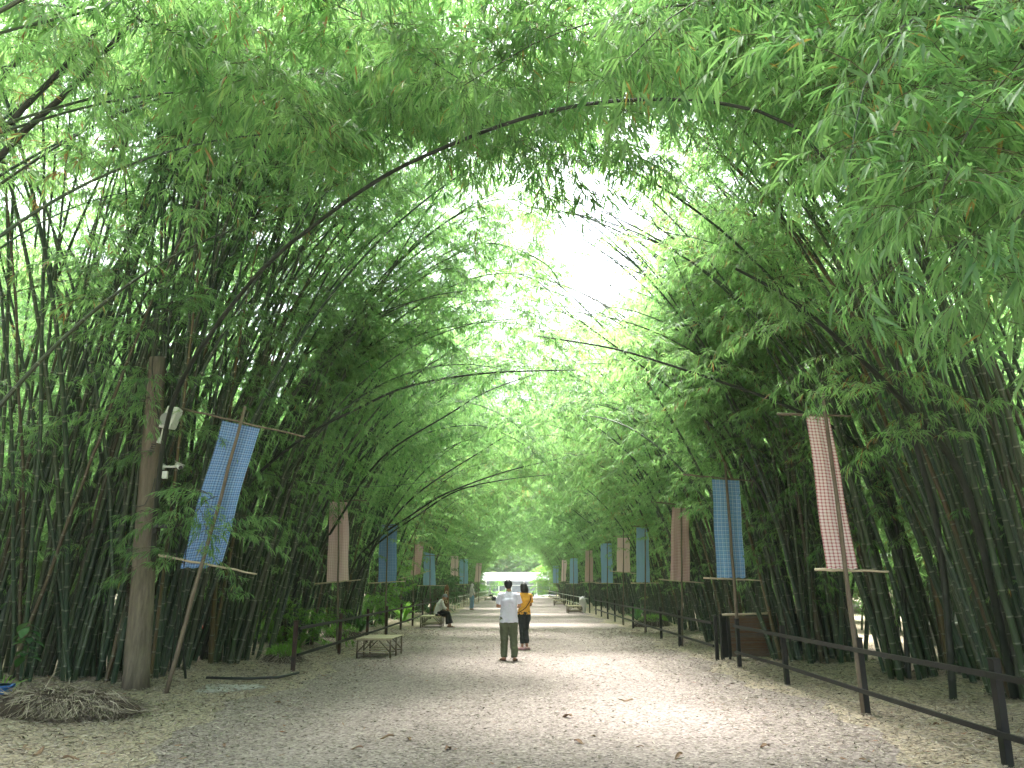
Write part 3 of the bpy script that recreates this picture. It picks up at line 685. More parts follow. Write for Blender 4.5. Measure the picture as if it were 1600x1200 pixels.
fence('far right fence with a pale bamboo top rail behind the two far low tables',4.25,[47.5+3*i for i in range(22)],rails=((.80,.05),(.34,.05)),railmat='bamboo_grey',side=-1,rb=True)
fence('black steel post and rail fence on the left starting at the rusty first post',-4.28,[15.5,19.4,22.9,26.2,29.4,32.7,36,39.3,42.6,45.9],side=1,mat='rusty',railmat='black_metal')
fence('far left fence with pale bamboo rails beyond the carved post',-4.2,[49+2.2*i for i in range(28)],rails=((.80,.05),(.34,.05)),railmat='bamboo_grey',side=1,rb=True,mat='bamboo_grey',post=(.06,.06))

# ================================================================== BANNERS
def poly(m,a,b,r,r2,seed,n=7,wob=.008):
    q=random.Random(seed); P=[Vector(a).lerp(Vector(b),i/9)+Vector((q.uniform(-wob,wob),q.uniform(-wob,wob),0 if i in (0,9) else q.uniform(-wob,wob))) for i in range(10)]
    P[0]=Vector(a)
    rs=[]; 
    for i in range(10): rs.append((r+(r2-r)*i/9)*(1.08 if i%2 else 1.0))
    m.loft(P,rs,n=n)
def banner(label,base,top,tb,bb,corners,mat,folds=1.0,seed=0,narrow=0,pr=.028,front=True,curl=False):
    base=Vector(base); top=Vector(top); cx=base
    root=empty('banner',base,0,label,'banner','check cloth banners hung on bamboo poles beside the path')
    o0=base
    m=MB(); poly(m,Vector((0,0,-.05)),top-o0,pr,pr*.7,seed); m.build('pole',M['bamboo_dry'],root,smooth=True)
    off=Vector((0,.045,0)) 
    for k,(a,b) in enumerate((tb,bb)):
        m=MB(); poly(m,Vector(a)-o0+off*0.9,Vector(b)-o0+off*.9,.019,.013,seed+5+k); m.build('crossbar',M['bamboo_pale' if k else 'bamboo_dry'],root,smooth=True)
    TL,TR,BL,BR=[Vector(c)-o0 for c in corners]
    nu,nv=28,36; m=MB(); q=random.Random(seed+3); ph=[q.uniform(0,6.28) for _ in range(6)]
    Wd=(TR-TL).length; Hd=(BL-TL).length
    for j in range(nv+1):
        v=j/nv
        for i in range(nu+1):
            u=i/nu; p=(TL.lerp(TR,u)).lerp(BL.lerp(BR,u),v)
            amp=.014*folds*(.5+.5*math.sin(v*math.pi)*1.0)
            d=amp*(math.sin(u*9.4*(1+.0*narrow)+ph[0]+v*.8)+.6*math.sin(u*17+ph[1]-v*1.2)) + .02*folds*math.sin(v*4+ph[2]+u*1.5)*math.sin(v*math.pi)
            p=p+Vector((.35*d,.075+d+.02,0))
            p.x+=.012*math.sin(v*7+ph[3])*math.sin(v*math.pi)
            if j==nv: p.z-=.010*math.sin(u*23+ph[4])
            if curl and v>.94: p.z-= (v-.94)*1.6*(abs(u-.6)*-1+.5)
            m.v.append(p)
    for j in range(nv):
        for i in range(nu):
            a=j*(nu+1)+i
            m.face([a,a+1,a+nu+2,a+nu+1],[(i/nu*Wd*(1+.5*narrow),j/nv*Hd),((i+1)/nu*Wd*(1+.5*narrow),j/nv*Hd),((i+1)/nu*Wd*(1+.5*narrow),(j+1)/nv*Hd),(i/nu*Wd*(1+.5*narrow),(j+1)/nv*Hd)])
    m.build('cloth',M[mat],root,smooth=True)
    return root
def pb(label,Y,base,top,tb,bb,c,mat,**k):
    b=at(base[0],base[1],Y); b.z=gz(b.x,b.y)
    f=lambda p,dy=0: at(p[0],p[1],Y+dy)
    banner(label,b,f(top),(f(tb[0]),f(tb[1])),(f(bb[0]),f(bb[1])),[f(x) for x in c],mat,**k)
pb('big blue check banner leaning right on its pole beside the wooden utility pole',12.2,(258,1088),(384,635),((281,637),(475,682)),((246,867),(400,897)),[(343,655),(404,668),(277,888),(344,878)],'plaid_blue',folds=1.2,seed=1,pr=.034,curl=True)
pb('pink check banner above the second post of the left fence',20.6,(527,1016),(530,765),((519,781),(573,782)),((491,912),(563,906)),[(515,783),(541,784),(509,911),(543,908)],'plaid_pink',folds=1.6,seed=2,narrow=.6)
pb('slate blue banner on the left between the near low table and the far seated person',26.8,(602,992),(606,805),((590,822),(625,820)),((575,911),(633,908)),[(595,820),(620,818),(590,911),(618,910)],'plaid_blue',folds=1.3,seed=3,narrow=.3)
pb('tilted maroon check banner on the left half covered by bamboo leaves',33.1,(644,977),(648,835),((638,850),(668,846)),((622,905),(672,892)),[(648,850),(662,849),(640,899),(656,897)],'plaid_maroon',folds=1.3,seed=4,narrow=.6)
pb('slate blue banner on the left behind the person seated on a low table',39,(672,960),(672,850),((655,868),(690,868)),((652,915),(697,915)),[(661,862),(679,866),(661,915),(681,915)],'cloth_blue',folds=1.2,seed=5)
pb('narrow pink banner on the left just before the fourth blue one',52,(711,950),(711,862),((698,868),(726,867)),((695,901),(725,901)),[(704,869),(716,869),(704,900),(716,900)],'plaid_pink',folds=1.2,seed=6,narrow=.5)
pb('small slate blue banner on the left beyond the carved post',60,(725,945),(725,868),((714,873),(738,873)),((712,913),(740,913)),[(718,873),(731,873),(718,912),(731,912)],'cloth_blue',folds=1.,seed=7)
pb('far pink banner on the left behind slanting bare culms',75,(748,938),(748,872),((738,880),(760,880)),((736,911),(760,909)),[(744,880),(753,880),(741,909),(750,909)],'plaid_pink',folds=1.,seed=8)
pb('tall red and white check banner nearest on the right, tilted left at its top',10.6,(1350,1116),(1286,612),((1216,646),(1332,649)),((1275,890),(1391,893)),[(1263,646),(1300,650),(1296,889),(1345,889)],'plaid_red',folds=1.1,seed=11,pr=.034)
pb('tall blue and white check banner on the right above the woven screen',16.4,(1157,1043),(1133,722),((1068,741),(1192,753)),((1100,903),(1192,907)),[(1114,748),(1157,750),(1122,903),(1167,903)],'plaid_blue2',folds=1.1,seed=12,pr=.036)
pb('folded maroon check banner on the right behind the bend of the black fence',21.9,(1066,1008),(1064,780),((1018,784),(1082,790)),((1030,905),(1100,911)),[(1051,792),(1078,794),(1048,907),(1079,910)],'plaid_maroon',folds=2.,seed=13,narrow=.5)
pb('slate blue banner on the right partly behind crossing bare culms',27.5,(1008,990),(1008,808),((990,822),(1028,822)),((986,911),(1030,911)),[(995,824),(1014,824),(995,910),(1016,910)],'cloth_blue',folds=1.,seed=14)
pb('pink check banner on the right between two slate blue ones',33.1,(974,977),(974,825),((958,838),(990,836)),((953,892),(996,896)),[(965,840),(985,840),(964,894),(985,894)],'plaid_pink',folds=1.6,seed=15,narrow=.5)
pb('bright slate blue banner on the right with a pale lower crossbar',40.8,(949,965),(949,838),((932,847),(966,847)),((930,911),(976,912)),[(939,849),(956,849),(940,911),(958,911)],'cloth_blue',folds=.8,seed=16)
pb('narrow maroon banner on the right beyond the bright blue one',47.8,(921,957),(921,850),((908,859),(934,857)),((906,910),(936,910)),[(915,860),(926,860),(914,909),(927,909)],'plaid_maroon',folds=1.2,seed=17,narrow=.4)
pb('dark slate blue banner on the right above the nearer of the two far low tables',57,(896,951),(896,862),((886,872),(908,871)),((884,912),(909,912)),[(891,872),(903,872),(890,912),(903,912)],'cloth_blue',folds=1.,seed=18)
pb('very narrow pink banner far down on the right',67,(881,944),(881,866),((873,874),(890,873)),((872,909),(890,909)),[(878,875),(886,875),(877,908),(884,908)],'plaid_pink',folds=.8,seed=19)
pb('farthest slate blue banner on the right near the bright green bush',84,(869,938),(869,876),((861,883),(878,883)),((860,912),(878,912)),[(864,884),(873,884),(864,911),(873,911)],'cloth_blue',folds=.8,seed=20)

# ================================================================== LOW BAMBOO TABLES
def table(label,x,y,rz=0.,w=.82,l=1.35,h=.43,sc=1.):
    root=empty('low_table',(x,y,0),rz,label,'table','low bamboo tables set out along the path'); q=random.Random(int(x*31+y*7))
    m=MB(); n=22; sw=w/n
    for i in range(n): m.box((-w/2+sw*(i+.5),l/2,h+q.uniform(-.002,.002)),(sw*.9,l+q.uniform(-.02,.02),.012))
    m.loft([(-w/2,.02,h-.022),(w/2,.02,h-.022)],.018,n=8); m.loft([(-w/2,l-.02,h-.022),(w/2,l-.02,h-.022)],.018,n=8); m.build('tabletop',M['bamboo_pale'],root)
    for sx in (-1,1):
        for yy in (.05,l/2,l-.05):
            m=MB(); m.loft([(sx*(w/2-.03),yy,-.01),(sx*(w/2-.03)+q.uniform(-.005,.005),yy,h*.5),(sx*(w/2-.035),yy,h-.005)],[.021,.020,.019],n=8); m.build('leg',M['bamboo_dry'],root,smooth=True)
    for yy in (.05,l/2,l-.05):
        for z in (.10,.15):
            m=MB(); m.bar((-w/2+.02,yy+.02,z),(w/2-.02,yy+.02,z),.012,.011); m.build('stretcher',M['bamboo_pale' if z>.12 else 'bamboo_dry'],root,smooth=True)
        for sx in (-1,1):
            m=MB(); m.bar((sx*(w/2-.04),yy-.018,.14),(sx*(w/2-.30),yy-.018,h-.03),.013,.012); m.build('brace',M['bamboo_dry'],root,smooth=True)
    return root
table('empty low bamboo table nearest on the left side of the path',-3.25,18.2,R(-3))
table('low bamboo table on the left with a person in a pale blouse sitting on it',-3.38,31.0)
table('far low bamboo table on the left with a dark bag beside it',-3.1,84)
table('nearer of the two far low tables on the right, beside the white sack',3.35,46.5,R(2),w=.86)
table('farther of the two far low tables on the right by the pale fence rail',3.35,64,w=.88)

# ================================================================== UTILITY POLE AND ITS FITTINGS
pbase=at(211,1091,12.4); pbase.z=0
ptop=at(246,560,12.5)
root=empty('utility_pole',pbase,0,'thick weathered wooden utility pole in front of the left bamboo','utility pole')
m=MB(); P=[Vector((0,0,-.05)).lerp(ptop-pbase,i/14) for i in range(15)]; q=random.Random(4)
m.loft([p+Vector((q.uniform(-.006,.006),q.uniform(-.006,.006),0)) for p in P],[.195-.0045*i+(.02 if i==0 else 0)+q.uniform(-.004,.004) for i in range(15)],n=20)
m.build('shaft',M['pole'],root,smooth=True)
def pole_axis(z): t=z/(ptop.z-pbase.z); return Vector((0,0,0)).lerp(ptop-pbase,t)
# dry moss-like root mat on its left side
m=MB(); q=random.Random(8)
for i in range(260):
    z=1.15+q.random()*.75; a=pole_axis(z); an=math.pi+q.uniform(-1.1,.5); rr0=.19
    p=a+Vector((math.cos(an)*rr0,math.sin(an)*rr0,0)); e=p+Vector((math.cos(an)*q.uniform(.01,.05),math.sin(an)*q.uniform(.01,.05),q.uniform(-.1,.04)))
    m.loft([p,(p+e)/2+Vector((q.uniform(-.02,.02),0,.01)),e],[.005,.004,.002],n=4,cap=False)
m.build('root_mat',M['root'],root)
# wires round the pole
m=MB(); a=pole_axis(2.95)
m.loft([a+Vector((-.2,-.1,-.05)),a+Vector((-.08,-.21,-.16)),a+Vector((.05,-.2,-.12)),a+Vector((.14,-.2,.1)),a+Vector((.16,-.19,.3))],.007,n=5); m.build('cable',M['dark_plastic'],root,smooth=True)
for z_,dx,dy,dz in ((2.75,-5,2.2,.1),(4.6,-5.5,1.5,.9),(3.9,4.2,9,.6)):
    a=pole_axis(z_); m=MB(); m.loft([a+Vector((dx*t_,dy*t_-.17,dz*t_-.5*math.sin(t_*math.pi))) for t_ in np.linspace(0,1,12)],.006,n=5); m.build('cable',M['dark_plastic'],root,smooth=True)
# loudspeaker on top bracket
c=at(266,655,12.1); rt=Matrix.Rotation(R(12),3,'Y')@Matrix.Rotation(R(-14),3,'Z')
root=empty('loudspeaker',c,0,'white box loudspeaker fixed high on the wooden utility pole','loudspeaker'); root.rotation_euler=rt.to_euler()
m=MB(); s_=[(-.10,-.16),(.11,-.16),(.145,.19),(-.055,.19)]
for yy,k in ((-.09,1.),(-.075,1.06),(.06,.95),(.11,.7)):
    for a,b in s_: m.v.append(Vector((a*k,yy,b*k)))
for j in range(3):
    for i in range(4): m.face([j*4+i,j*4+(i+1)%4,(j+1)*4+(i+1)%4,(j+1)*4+i])
m.face([3,2,1,0]); m.face([12,13,14,15]); m.build('cabinet',M['white_plastic'],root,bevel=.012)
m=MB(); 
b0=len(m.v)
m.loft([(-.005,-.1,-.02),(.0,-.104,-.02)],[.085,.08],[.10,.095],side=(1,0,0),n=20); m.build('grille',M['grey_plastic'],root)
m=MB(); m.bar((-.09,.02,-.17),(-.10,.05,-.34),.014); m.box((-.1,.05,-.36),(.07,.06,.09)); m.build('bracket',M['white_plastic'],root)
m=MB()
for k in range(4): m.loft([(-.15,.0,-.44-.035*k),(-.15,.0,-.455-.035*k)],[.045,.03],n=12)
m.build('insulator',M['dark_plastic'],root,smooth=True)
# security camera
c=at(256,729,12.25); root=empty('security_camera',c,0,'white security camera on a short arm sticking out right of the utility pole','camera')
m=MB(); m.box((-.01,0,.0),(.03,.07,.09)); m.loft([(0,0,0),(.13,-.01,-.005),(.20,-.02,0)],[.02,.017,.02],n=10); m.ball((.215,-.02,.01),.032); m.build('arm',M['white_plastic'],root,smooth=True)
m=MB(); m.loft([(.20,.02,.045),(.24,-.03,.015),(.31,-.09,-.03)],[.035,.042,.045],[.03,.036,.036],side=(1,0,0),n=12); m.build('housing',M['white_plastic'],root,smooth=True)
m=MB(); m.loft([(.19,.03,.082),(.34,-.11,.018)],[.05,.05],[.006,.006],side=(0,1,0),n=8); m.build('sun_shield',M['white_plastic'],root)
m=MB(); m.loft([(.309,-.089,-.029),(.316,-.096,-.034)],.032,n=12); m.build('lens',M['dark_plastic'],root)
o=MB().box((0,0,0),(.085,.05,.12)).build('junction_box',M['white_plastic'],None,loc=at(258,742,12.22),bevel=.008); tag(o,'small cream junction box under the security camera on the utility pole','junction box')
c=at(243,820,12.25); root=empty('floodlight_bracket',c,0,'flat black lamp on a steel bracket low on the utility pole','lamp')
m=MB(); m.box((0,0,0),(.07,.05,.26)); m.box((.0,-.03,.09),(.03,.03,.03)); m.build('mounting_plate',M['black_metal'],root,bevel=.004)
m=MB(); m.box((.17,-.02,-.02),(.30,.10,.055)); m.box((.33,-.02,-.02),(.03,.07,.04)); m.build('lamp_head',M['dark_plastic'],root,bevel=.008)
# thin pole top behind leaves: nothing more is seen of it

# ================================================================== WOVEN SCREEN
root=empty('woven_screen',(4.62,18.0,0),R(6),'brown woven reed screen with a pale bamboo top bar beside the right fence','screen')
m=MB(); q=random.Random(3)
for i in range(58):
    z=.07+i*.0148
    P=[(x_,.012*math.sin(x_*14+(i%2)*3.14)+q.uniform(-.003,.003),z+q.uniform(-.003,.003)) for x_ in np.linspace(.12,1.62,14)]
    m.cur=q.choice((0,0,1,2)); m.loft(P,.0105,n=5)
m.build('reed_panel',[M['wicker'],M['totem'],M['bamboo_dry']],root)
for x_ in (.07,.62,1.15,1.64):
    m=MB(); m.box((x_,.035 if x_>.1 else 0,.46),(.05,.03,.92)); m.build('stake',M['black_metal'],root)
m=MB(); m.loft([(-.05,-.005,.955),(.5,0,.965),(1.1,0,.985),(1.75,0,1.0)],[.026,.024,.024,.022],n=8); m.build('top_bar',M['bamboo_pale'],root,smooth=True)
m=MB(); m.box((-.1,0,.48),(.05,.11,.97)); m.build('post',M['black_metal'],root)
m=MB(); m.box((.0,0,.0),(.22,.015,.85)); o=m.build('plank',M['black_metal'],root); o.location=(.02,.02,.48); o.rotation_euler=(0,R(-5),0)

# ================================================================== SMALL PLANTS, HEAPS
def heap(name,label,cat,x,y,rx,ry,h,nb,seed,mat,down=1.,len_=(.15,.42),grass=0,group=None):
    r=np.random.default_rng(seed); root=empty(name,(x,y,gz(x,y)),0,label,cat,group)
    m=MB(); nu,nv=28,10
    for j in range(nv+1):
        for i in range(nu):
            a=2*math.pi*i/nu; ph=j/nv*math.pi/2; k=1+.10*math.sin(a*3+seed)+.07*math.sin(a*7+seed*2)
            m.v.append(Vector((rx*k*math.cos(ph)*math.cos(a),ry*k*math.cos(ph)*math.sin(a),h*math.sin(ph)*(1+.12*math.sin(a*4+j))-.02)))
    for j in range(nv):
        for i in range(nu): i2=(i+1)%nu; m.face([j*nu+i,j*nu+i2,(j+1)*nu+i2,(j+1)*nu+i])
    m.build('mound',M['root'],root,smooth=True)
    def blades(nn,up,L0,L1,W,nm,mt,rad=1.):
        V=[];Q=[];T=[]
        for i in range(nn):
            a=r.uniform(0,6.28); ph=math.acos(r.uniform(0,1)) if not up else math.acos(r.uniform(.35,1)); sx=math.sin(ph)*rad; 
            p=np.array([rx*sx*math.cos(a),ry*sx*math.sin(a),h*math.cos(ph)*.98])
            out=np.array([math.cos(a),math.sin(a),0.])+r.normal(size=3)*.5
            d=(out*.35+np.array([0,0,1.])+r.normal(size=3)*.2) if up else (out*.6+np.array([0,0,-down*sx-.05])+r.normal(size=3)*np.array([.5,.5,.2]))
            d/=np.linalg.norm(d); L=r.uniform(L0,L1); s=np.cross(d,r.normal(size=3)); s/=np.linalg.norm(s); s*=W*r.uniform(.5,1.2)
            e=p+d*L*.5+np.array([0,0,.02]); f=p+d*L+np.array([0,0,-.25*L])
            if f[2]<.01: f[2]=.01
            b=len(V); V+= [p-s,p+s,e+s*.8,e-s*.8,f+s*.15,f-s*.15]; Q+= [(b,b+1,b+2,b+3),(b+3,b+2,b+4,b+5)]; T+= [r.uniform(0,.95)]*6
        quadmesh(nm,np.array(V),np.array(Q),[M[mt]],tone=np.array(T),parent=root)
    blades(nb,False,len_[0],len_[1],.006,'dry_blades',mat)
    if grass: blades(grass,True,.12,.26,.005,'grass_blades','grass',.85)
    return root
heap('dry_root_heap','large heap of dry grassy bamboo roots in the bottom left corner','root heap',-5.85,10.35,.98,.6,.24,4200,1,'straw')
heap('grassy_mound','small root mound topped with bright green grass beside the first left fence post','mound',-5.0,17.3,.42,.35,.24,700,2,'straw',grass=900)
heap('grassy_mound','dry grassy mound behind the near low table on the left','mound',-5.3,24.3,.6,.4,.3,600,3,'straw',grass=500)
heap('grassy_mound','yellow green grassy mound behind the right fence near the maroon banner','mound',5.3,31.5,.7,.5,.35,400,5,'straw',grass=800)

def strap_plant(label,x,y,h=.9,n=22,seed=1,name='birds_nest_fern',cat='fern',group=None,mat='leaf_broad',w=.05):
    root=empty(name,(x,y,gz(x,y)),0,label,cat,group); r=random.Random(seed); V=[];Q=[];T=[]
    for i in range(n):
        a=i*2.4+r.uniform(-.3,.3); el=r.uniform(.5,1.35); L=h*r.uniform(.75,1.1); tn=r.uniform(0,.9); p=np.array([.03*math.cos(a),.03*math.sin(a),.02]); b=len(V)
        for k in range(7):
            t=k/6; e=el-1.0*t*t; 
            if k: p=p+np.array([math.cos(a)*math.cos(e),math.sin(a)*math.cos(e),math.sin(e)])*L/6
            s=np.array([-math.sin(a),math.cos(a),0])*w*(.25+math.sin(min(1,t*1.05)*math.pi*.93)*.9); V+= [p+s,p-s]; T+= [tn,tn]
            if k: Q.append((b+2*k-2,b+2*k-1,b+2*k+1,b+2*k))
    o=quadmesh('fronds',np.array(V),np.array(Q),[M[mat]],tone=np.array(T),parent=root)
    m=MB(); m.loft([(0,0,-.02),(0,0,.06)],[.06,.03],n=10); m.build('crown_base',M['root'],root)
    return root
FG='broad strap leaved ferns under the left bamboo'
strap_plant('pale strap leaved fern behind the far seated person on the left',-5.0,35.,1.25,24,1,group=FG,mat='grass')
strap_plant('dark strap leaved fern at the foot of the carved brown post',-4.6,43.,1.2,26,2,group=FG)
strap_plant('light green fern behind the second post of the left fence',-5.6,20.6,.75,16,3,group=FG,mat='grass')
strap_plant('strap leaved fern behind the left fence beyond the near low table',-5.4,27.6,1.0,20,4,group=FG)
strap_plant('fern behind the right fence near the blue banners',5.4,36.5,1.0,18,6,name='birds_nest_fern',group='ferns on the right')
# broad leaved sapling in the bottom left corner and grassy tuft
def sapling(label,x,y,h,seed,nl=16,ls=.2):
    root=empty('broad_leaved_sapling',(x,y,gz(x,y)),0,label,'plant'); r=random.Random(seed)
    m=MB(); m.loft([(0,0,-.02),(.03,0,h*.5),(.0,.02,h)],[.012,.009,.005],n=6); m.build('stem',M['twig'],root,smooth=True)
    V=[];Q=[];T=[]
    for i in range(nl):
        a=i*2.4+r.uniform(-.4,.4); z=h*(.45+.55*i/nl); L=ls*r.uniform(.7,1.15); p=np.array([0,0,z]); el=r.uniform(-.1,.6); b=len(V); tn=r.uniform(0,.8)
        for k in range(7):
            t=k/6; e=el-1.1*t
            if k: p=p+np.array([math.cos(a)*math.cos(e),math.sin(a)*math.cos(e),math.sin(e)])*L/6
            ww=L*.26*math.sin(math.pi*max(.04,min(.98,(t-.1)/.9)))
            s=np.array([-math.sin(a),math.cos(a),.0])*ww; V+= [p+s+np.array([0,0,.015]),p,p-s+np.array([0,0,.015])]; T+=[tn]*3
            if k: Q+= [(b+3*k-3,b+3*k-2,b+3*k+1,b+3*k),(b+3*k-2,b+3*k-1,b+3*k+2,b+3*k+1)]
    quadmesh('leaves',np.array(V),np.array(Q),[M['leaf_broad']],tone=np.array(T),parent=root); return root
c=at(30,1085,11.6); sapling('dark broad leaved sapling in the bottom left corner in front of the bamboo',c.x,11.6,.95,5,18,.24)
strap_plant('thin grassy tuft at the left edge above the blue pot',at(0,1090,11.0).x,11.0,.55,26,9,name='grass_tuft',cat='grass tuft',mat='grass',w=.008)
# blue pot
c=at(-6,1112,10.6); root=empty('plant_pot',(c.x,10.6,gz(c.x,10.6)+.02),0,'blue plastic pot cut off by the left edge near the bottom corner','pot')
m=MB(); m.loft([(0,0,0),(0,0,.2),(0,0,.215),(0,0,.24),(0,0,.24),(0,0,.20)],[.11,.155,.17,.172,.15,.145],n=28); m.build('body',M['blue_plastic'],root,smooth=False)
m=MB(); m.loft([(.16,0,.22),(.2,-.02,.25),(.2,-.06,.25),(.16,-.09,.22)],.012,n=8); m.build('handle',M['blue_plastic'],root,smooth=True)
V=[];
# green bin behind the left bamboo
c=at(316,1008,20.5); root=empty('waste_bin',(c.x,20.5,gz(c.x,20.5)),0,'dark green bin with a red rim standing among the left bamboo','bin')
m=MB(); m.loft([(0,0,0),(0,0,.5)],[.2,.25],n=20); m.build('body',M['green_plastic'],root,smooth=True)
m=MB(); m.loft([(0,0,.50),(0,0,.54)],[.265,.265],n=20); m.build('rim',M['red_plastic'],root)

# bushes made of leaf sprays
def bush(name,label,cat,x,y,rx,ry,h,n,seed,mat='leaf_tree',group=None,z0=0.,trunk=False,sc=1.,kinds=('m','s')):
    r=np.random.default_rng(seed); root=empty(name,(x,y,gz(x,y)),0,label,cat,group); items=[]
    cl=[(r.normal(size=3)*np.array([rx,ry,h])*.33,r.uniform(.35,.6)) for _ in range(9)]
    for i in range(n):
        c_,s_=cl[int(r.integers(len(cl)))]; d=r.normal(size=3); d/=np.linalg.norm(d); d*=r.uniform(.5,1.)**.5
        p=c_+d*np.array([rx,ry,h*.6])*s_; p[2]=max(.05,p[2]+z0+h*.5)
        items.append((kinds[int(r.random()<.4)],p,math.atan2(d[1],d[0])+r.normal()*.5,r.uniform(-.2,.6),sc*r.uniform(.8,1.3)))
    foliage('crown',items,T_LO,r,root,mat)
    m=MB()
    if trunk:
        P=[(0,0,-.1),(r.normal()*.1,r.normal()*.1,z0*.5),(r.normal()*.25,r.normal()*.25,z0+h*.3),(r.normal()*.4,r.normal()*.4,z0+h*.7)]
        m.loft(P,[.28,.2,.14,.05],n=10); m.build('trunk',M['bark'],root,smooth=True)
        for k in range(5):
            a=r.uniform(0,6.28); b0=Vector(P[1]).lerp(Vector(P[2]),r.uniform(.2,.9)); m=MB(); m.loft([b0,b0+Vector((math.cos(a)*rx*.4,math.sin(a)*ry*.4,h*.25)),b0+Vector((math.cos(a)*rx*.7,math.sin(a)*ry*.7,h*.45))],[.09,.06,.02],n=7); m.build('limb',M['bark'],root,smooth=True)
    else:
        for k in range(6):
            a=r.uniform(0,6.28); m.loft([(0,0,-.05),(math.cos(a)*rx*.3,math.sin(a)*ry*.3,h*.4),(math.cos(a)*rx*.5,math.sin(a)*ry*.5,h*.8)],[.03,.02,.008],n=5)
        m.build('stems',M['twig'],root,smooth=True)
    return root
bush('shrub','bright green rounded bush at the far end of the right fence',"bush",4.3,110,1.9,1.8,3.6,420,31,sc=1.3)
bush('shrub','tall leafy bush closing the left side of the far opening','bush',-5.7,113,3.0,2.2,7.0,700,35,sc=1.5)
bush('shrub','tall leafy bush behind the bright green bush at the far end','bush',7.2,114,3.0,2.2,7.5,700,36,sc=1.5)
bush('shrub','dark leafy shrub growing behind the carved brown post','bush',-4.75,47,.8,.7,2.6,110,32,'leaf_broad')
bush('shrub','low green undergrowth shrub behind the first posts of the left fence','bush',-6.0,21.0,.8,.6,.9,60,33)
bush('shrub','low shrub at the foot of the bamboo behind the left seated person','bush',-5.6,31.0,1.0,.7,1.2,70,34)
# trees beyond the far building and outside the bamboo rows
tr=bush('tree',None,'tree',0,150,5.8,5.,9.5,1900,41,trunk=True,z0=.8,sc=2.0,kinds=('l','m'))
tspots=[(-9,146,1.0),(-2.5,150,.95),(4.5,147,1.05),(11,152,1.1),(-16,150,1.1),(18,149,1.0)]
tl=['tree standing behind the left end of the far white building','tree behind the far white building, left of the standing man','tree behind the far white building, right of centre','tree behind the right end of the far white building','tree far behind the left bamboo row by the white building','tree far behind the right bamboo row by the white building']
for i,(x,y,s_) in enumerate(tspots):
    o=tr if i==0 else copy_tree(tr); o.location=(x,y,0); o.scale=(s_,s_,s_); o.rotation_euler=(0,0,i*1.3); tag(o,tl[i],'tree','trees beyond the far white building')
for s in (-1,1):
    for i in range(11):
        o=copy_tree(tr); sc_=.9+.25*((i*7)%5)/5; o.location=(s*(22+(i*5)%4),6+i*11,0); o.scale=(sc_,)*3; o.rotation_euler=(0,0,i*2.1+s)
        tag(o,'bright green tree glimpsed through the bamboo on the %s side'%('left' if s<0 else 'right'),'tree','trees outside the bamboo on the %s'%('left' if s<0 else 'right'))

# ================================================================== CARVED POST, SACK, BAG
c=at(697,957,41); root=empty('carved_post',(c.x,41,gz(c.x,41)),R(8),'brown carved wooden post with pale rings standing behind the left fence','carved post')
m=MB(); m.loft([(0,0,0),(.01,0,.5),(-.01,0,1.0),(.01,0,1.45),(0,0,1.62)],[.13,.14,.13,.12,.06],[.07,.08,.07,.07,.04],side=(1,0,0),n=12); m.build('board',M['totem'],root,smooth=True)
for z in (.42,.78,1.22,1.40):
    m=MB(); 
    P=[(.055*math.cos(a),-.095,z+.075*math.sin(a)) for a in np.linspace(0,2*math.pi,15)]
    if z in (1.40,): P=[(0,-.092,1.02),(0,-.092,.95)]
    m.loft(P,.017,n=6,cap=False); m.build('ring',M['totem_letter'],root,smooth=True)
c=at(912,953,45); root=empty('sack',(c.x,45,0),0,'white cloth sack hanging on the right fence beside a far low table','sack')
m=MB(); m.loft([(0,0,.95),(-.05,0,.88),(-.06,-.02,.70),(.02,0,.55),(.05,0,.35),(.02,0,.12),(0,0,.08)],[.05,.16,.20,.16,.10,.09,.03],[.05,.12,.15,.12,.09,.08,.03],side=(1,0,0),n=14); o=m.build('cloth',M['cloth_pale'],root,smooth=True)
m=MB(); m.loft([(0,0,.95),(.05,.03,1.0),(.1,.05,.96)],.012,n=6); m.build('tie',M['white_plastic'],root)
o=MB().loft([(0,0,0),(0,0,.1),(0,0,.3),(0,0,.42)],[.2,.26,.2,.08],[.14,.18,.14,.06],side=(1,0,0),n=14).build('bag',M['cloth_black'],None,smooth=True,loc=(-2.45,83.6,0)); tag(o,'dark round bag on the ground at the right end of the far left table','bag')

# ================================================================== STONE WALL BEHIND THE RIGHT BAMBOO
root=empty('stone_wall',(11.2,21.5,0),R(4),'low grey stone block wall glimpsed through the right bamboo','wall')
m=MB(); q=random.Random(6)
for j in range(3):
    x_=-.8 +(j%2)*.15
    while x_<4.2:
        w_=q.uniform(.3,.5); m.box((x_+w_/2,q.uniform(-.015,.015),.15+j*.165),(w_-.015,.3,.15)); x_+=w_
m.build('blocks',M['stone'],root,bevel=.012)
m=MB(); m.box((1.7,0,.02),(5.2,.36,.1)); m.box((1.7,0,.60),(5.1,.38,.05)); m.build('coping',M['concrete'],root)
# white pavilion far outside to the right
root=empty('pavilion',(17.5,31,0),0,'pale pavilion glimpsed beyond the right bamboo','pavilion')
m=MB(); m.box((0,0,1.2),(5,4,.0)); m=MB(); m.box((0,.0,1.3),(5,.15,2.6)); m.build('wall',M['car_paint'],root)
m=MB(); m.box((0,-.6,2.75),(6,3.4,.12)); m.build('roof',M['roof_white'],root)
for x_ in (-2.3,0,2.3): m=MB(); m.box((x_,-1.9,1.32),(.14,.14,2.7)); m.build('column',M['white_paint'],root)

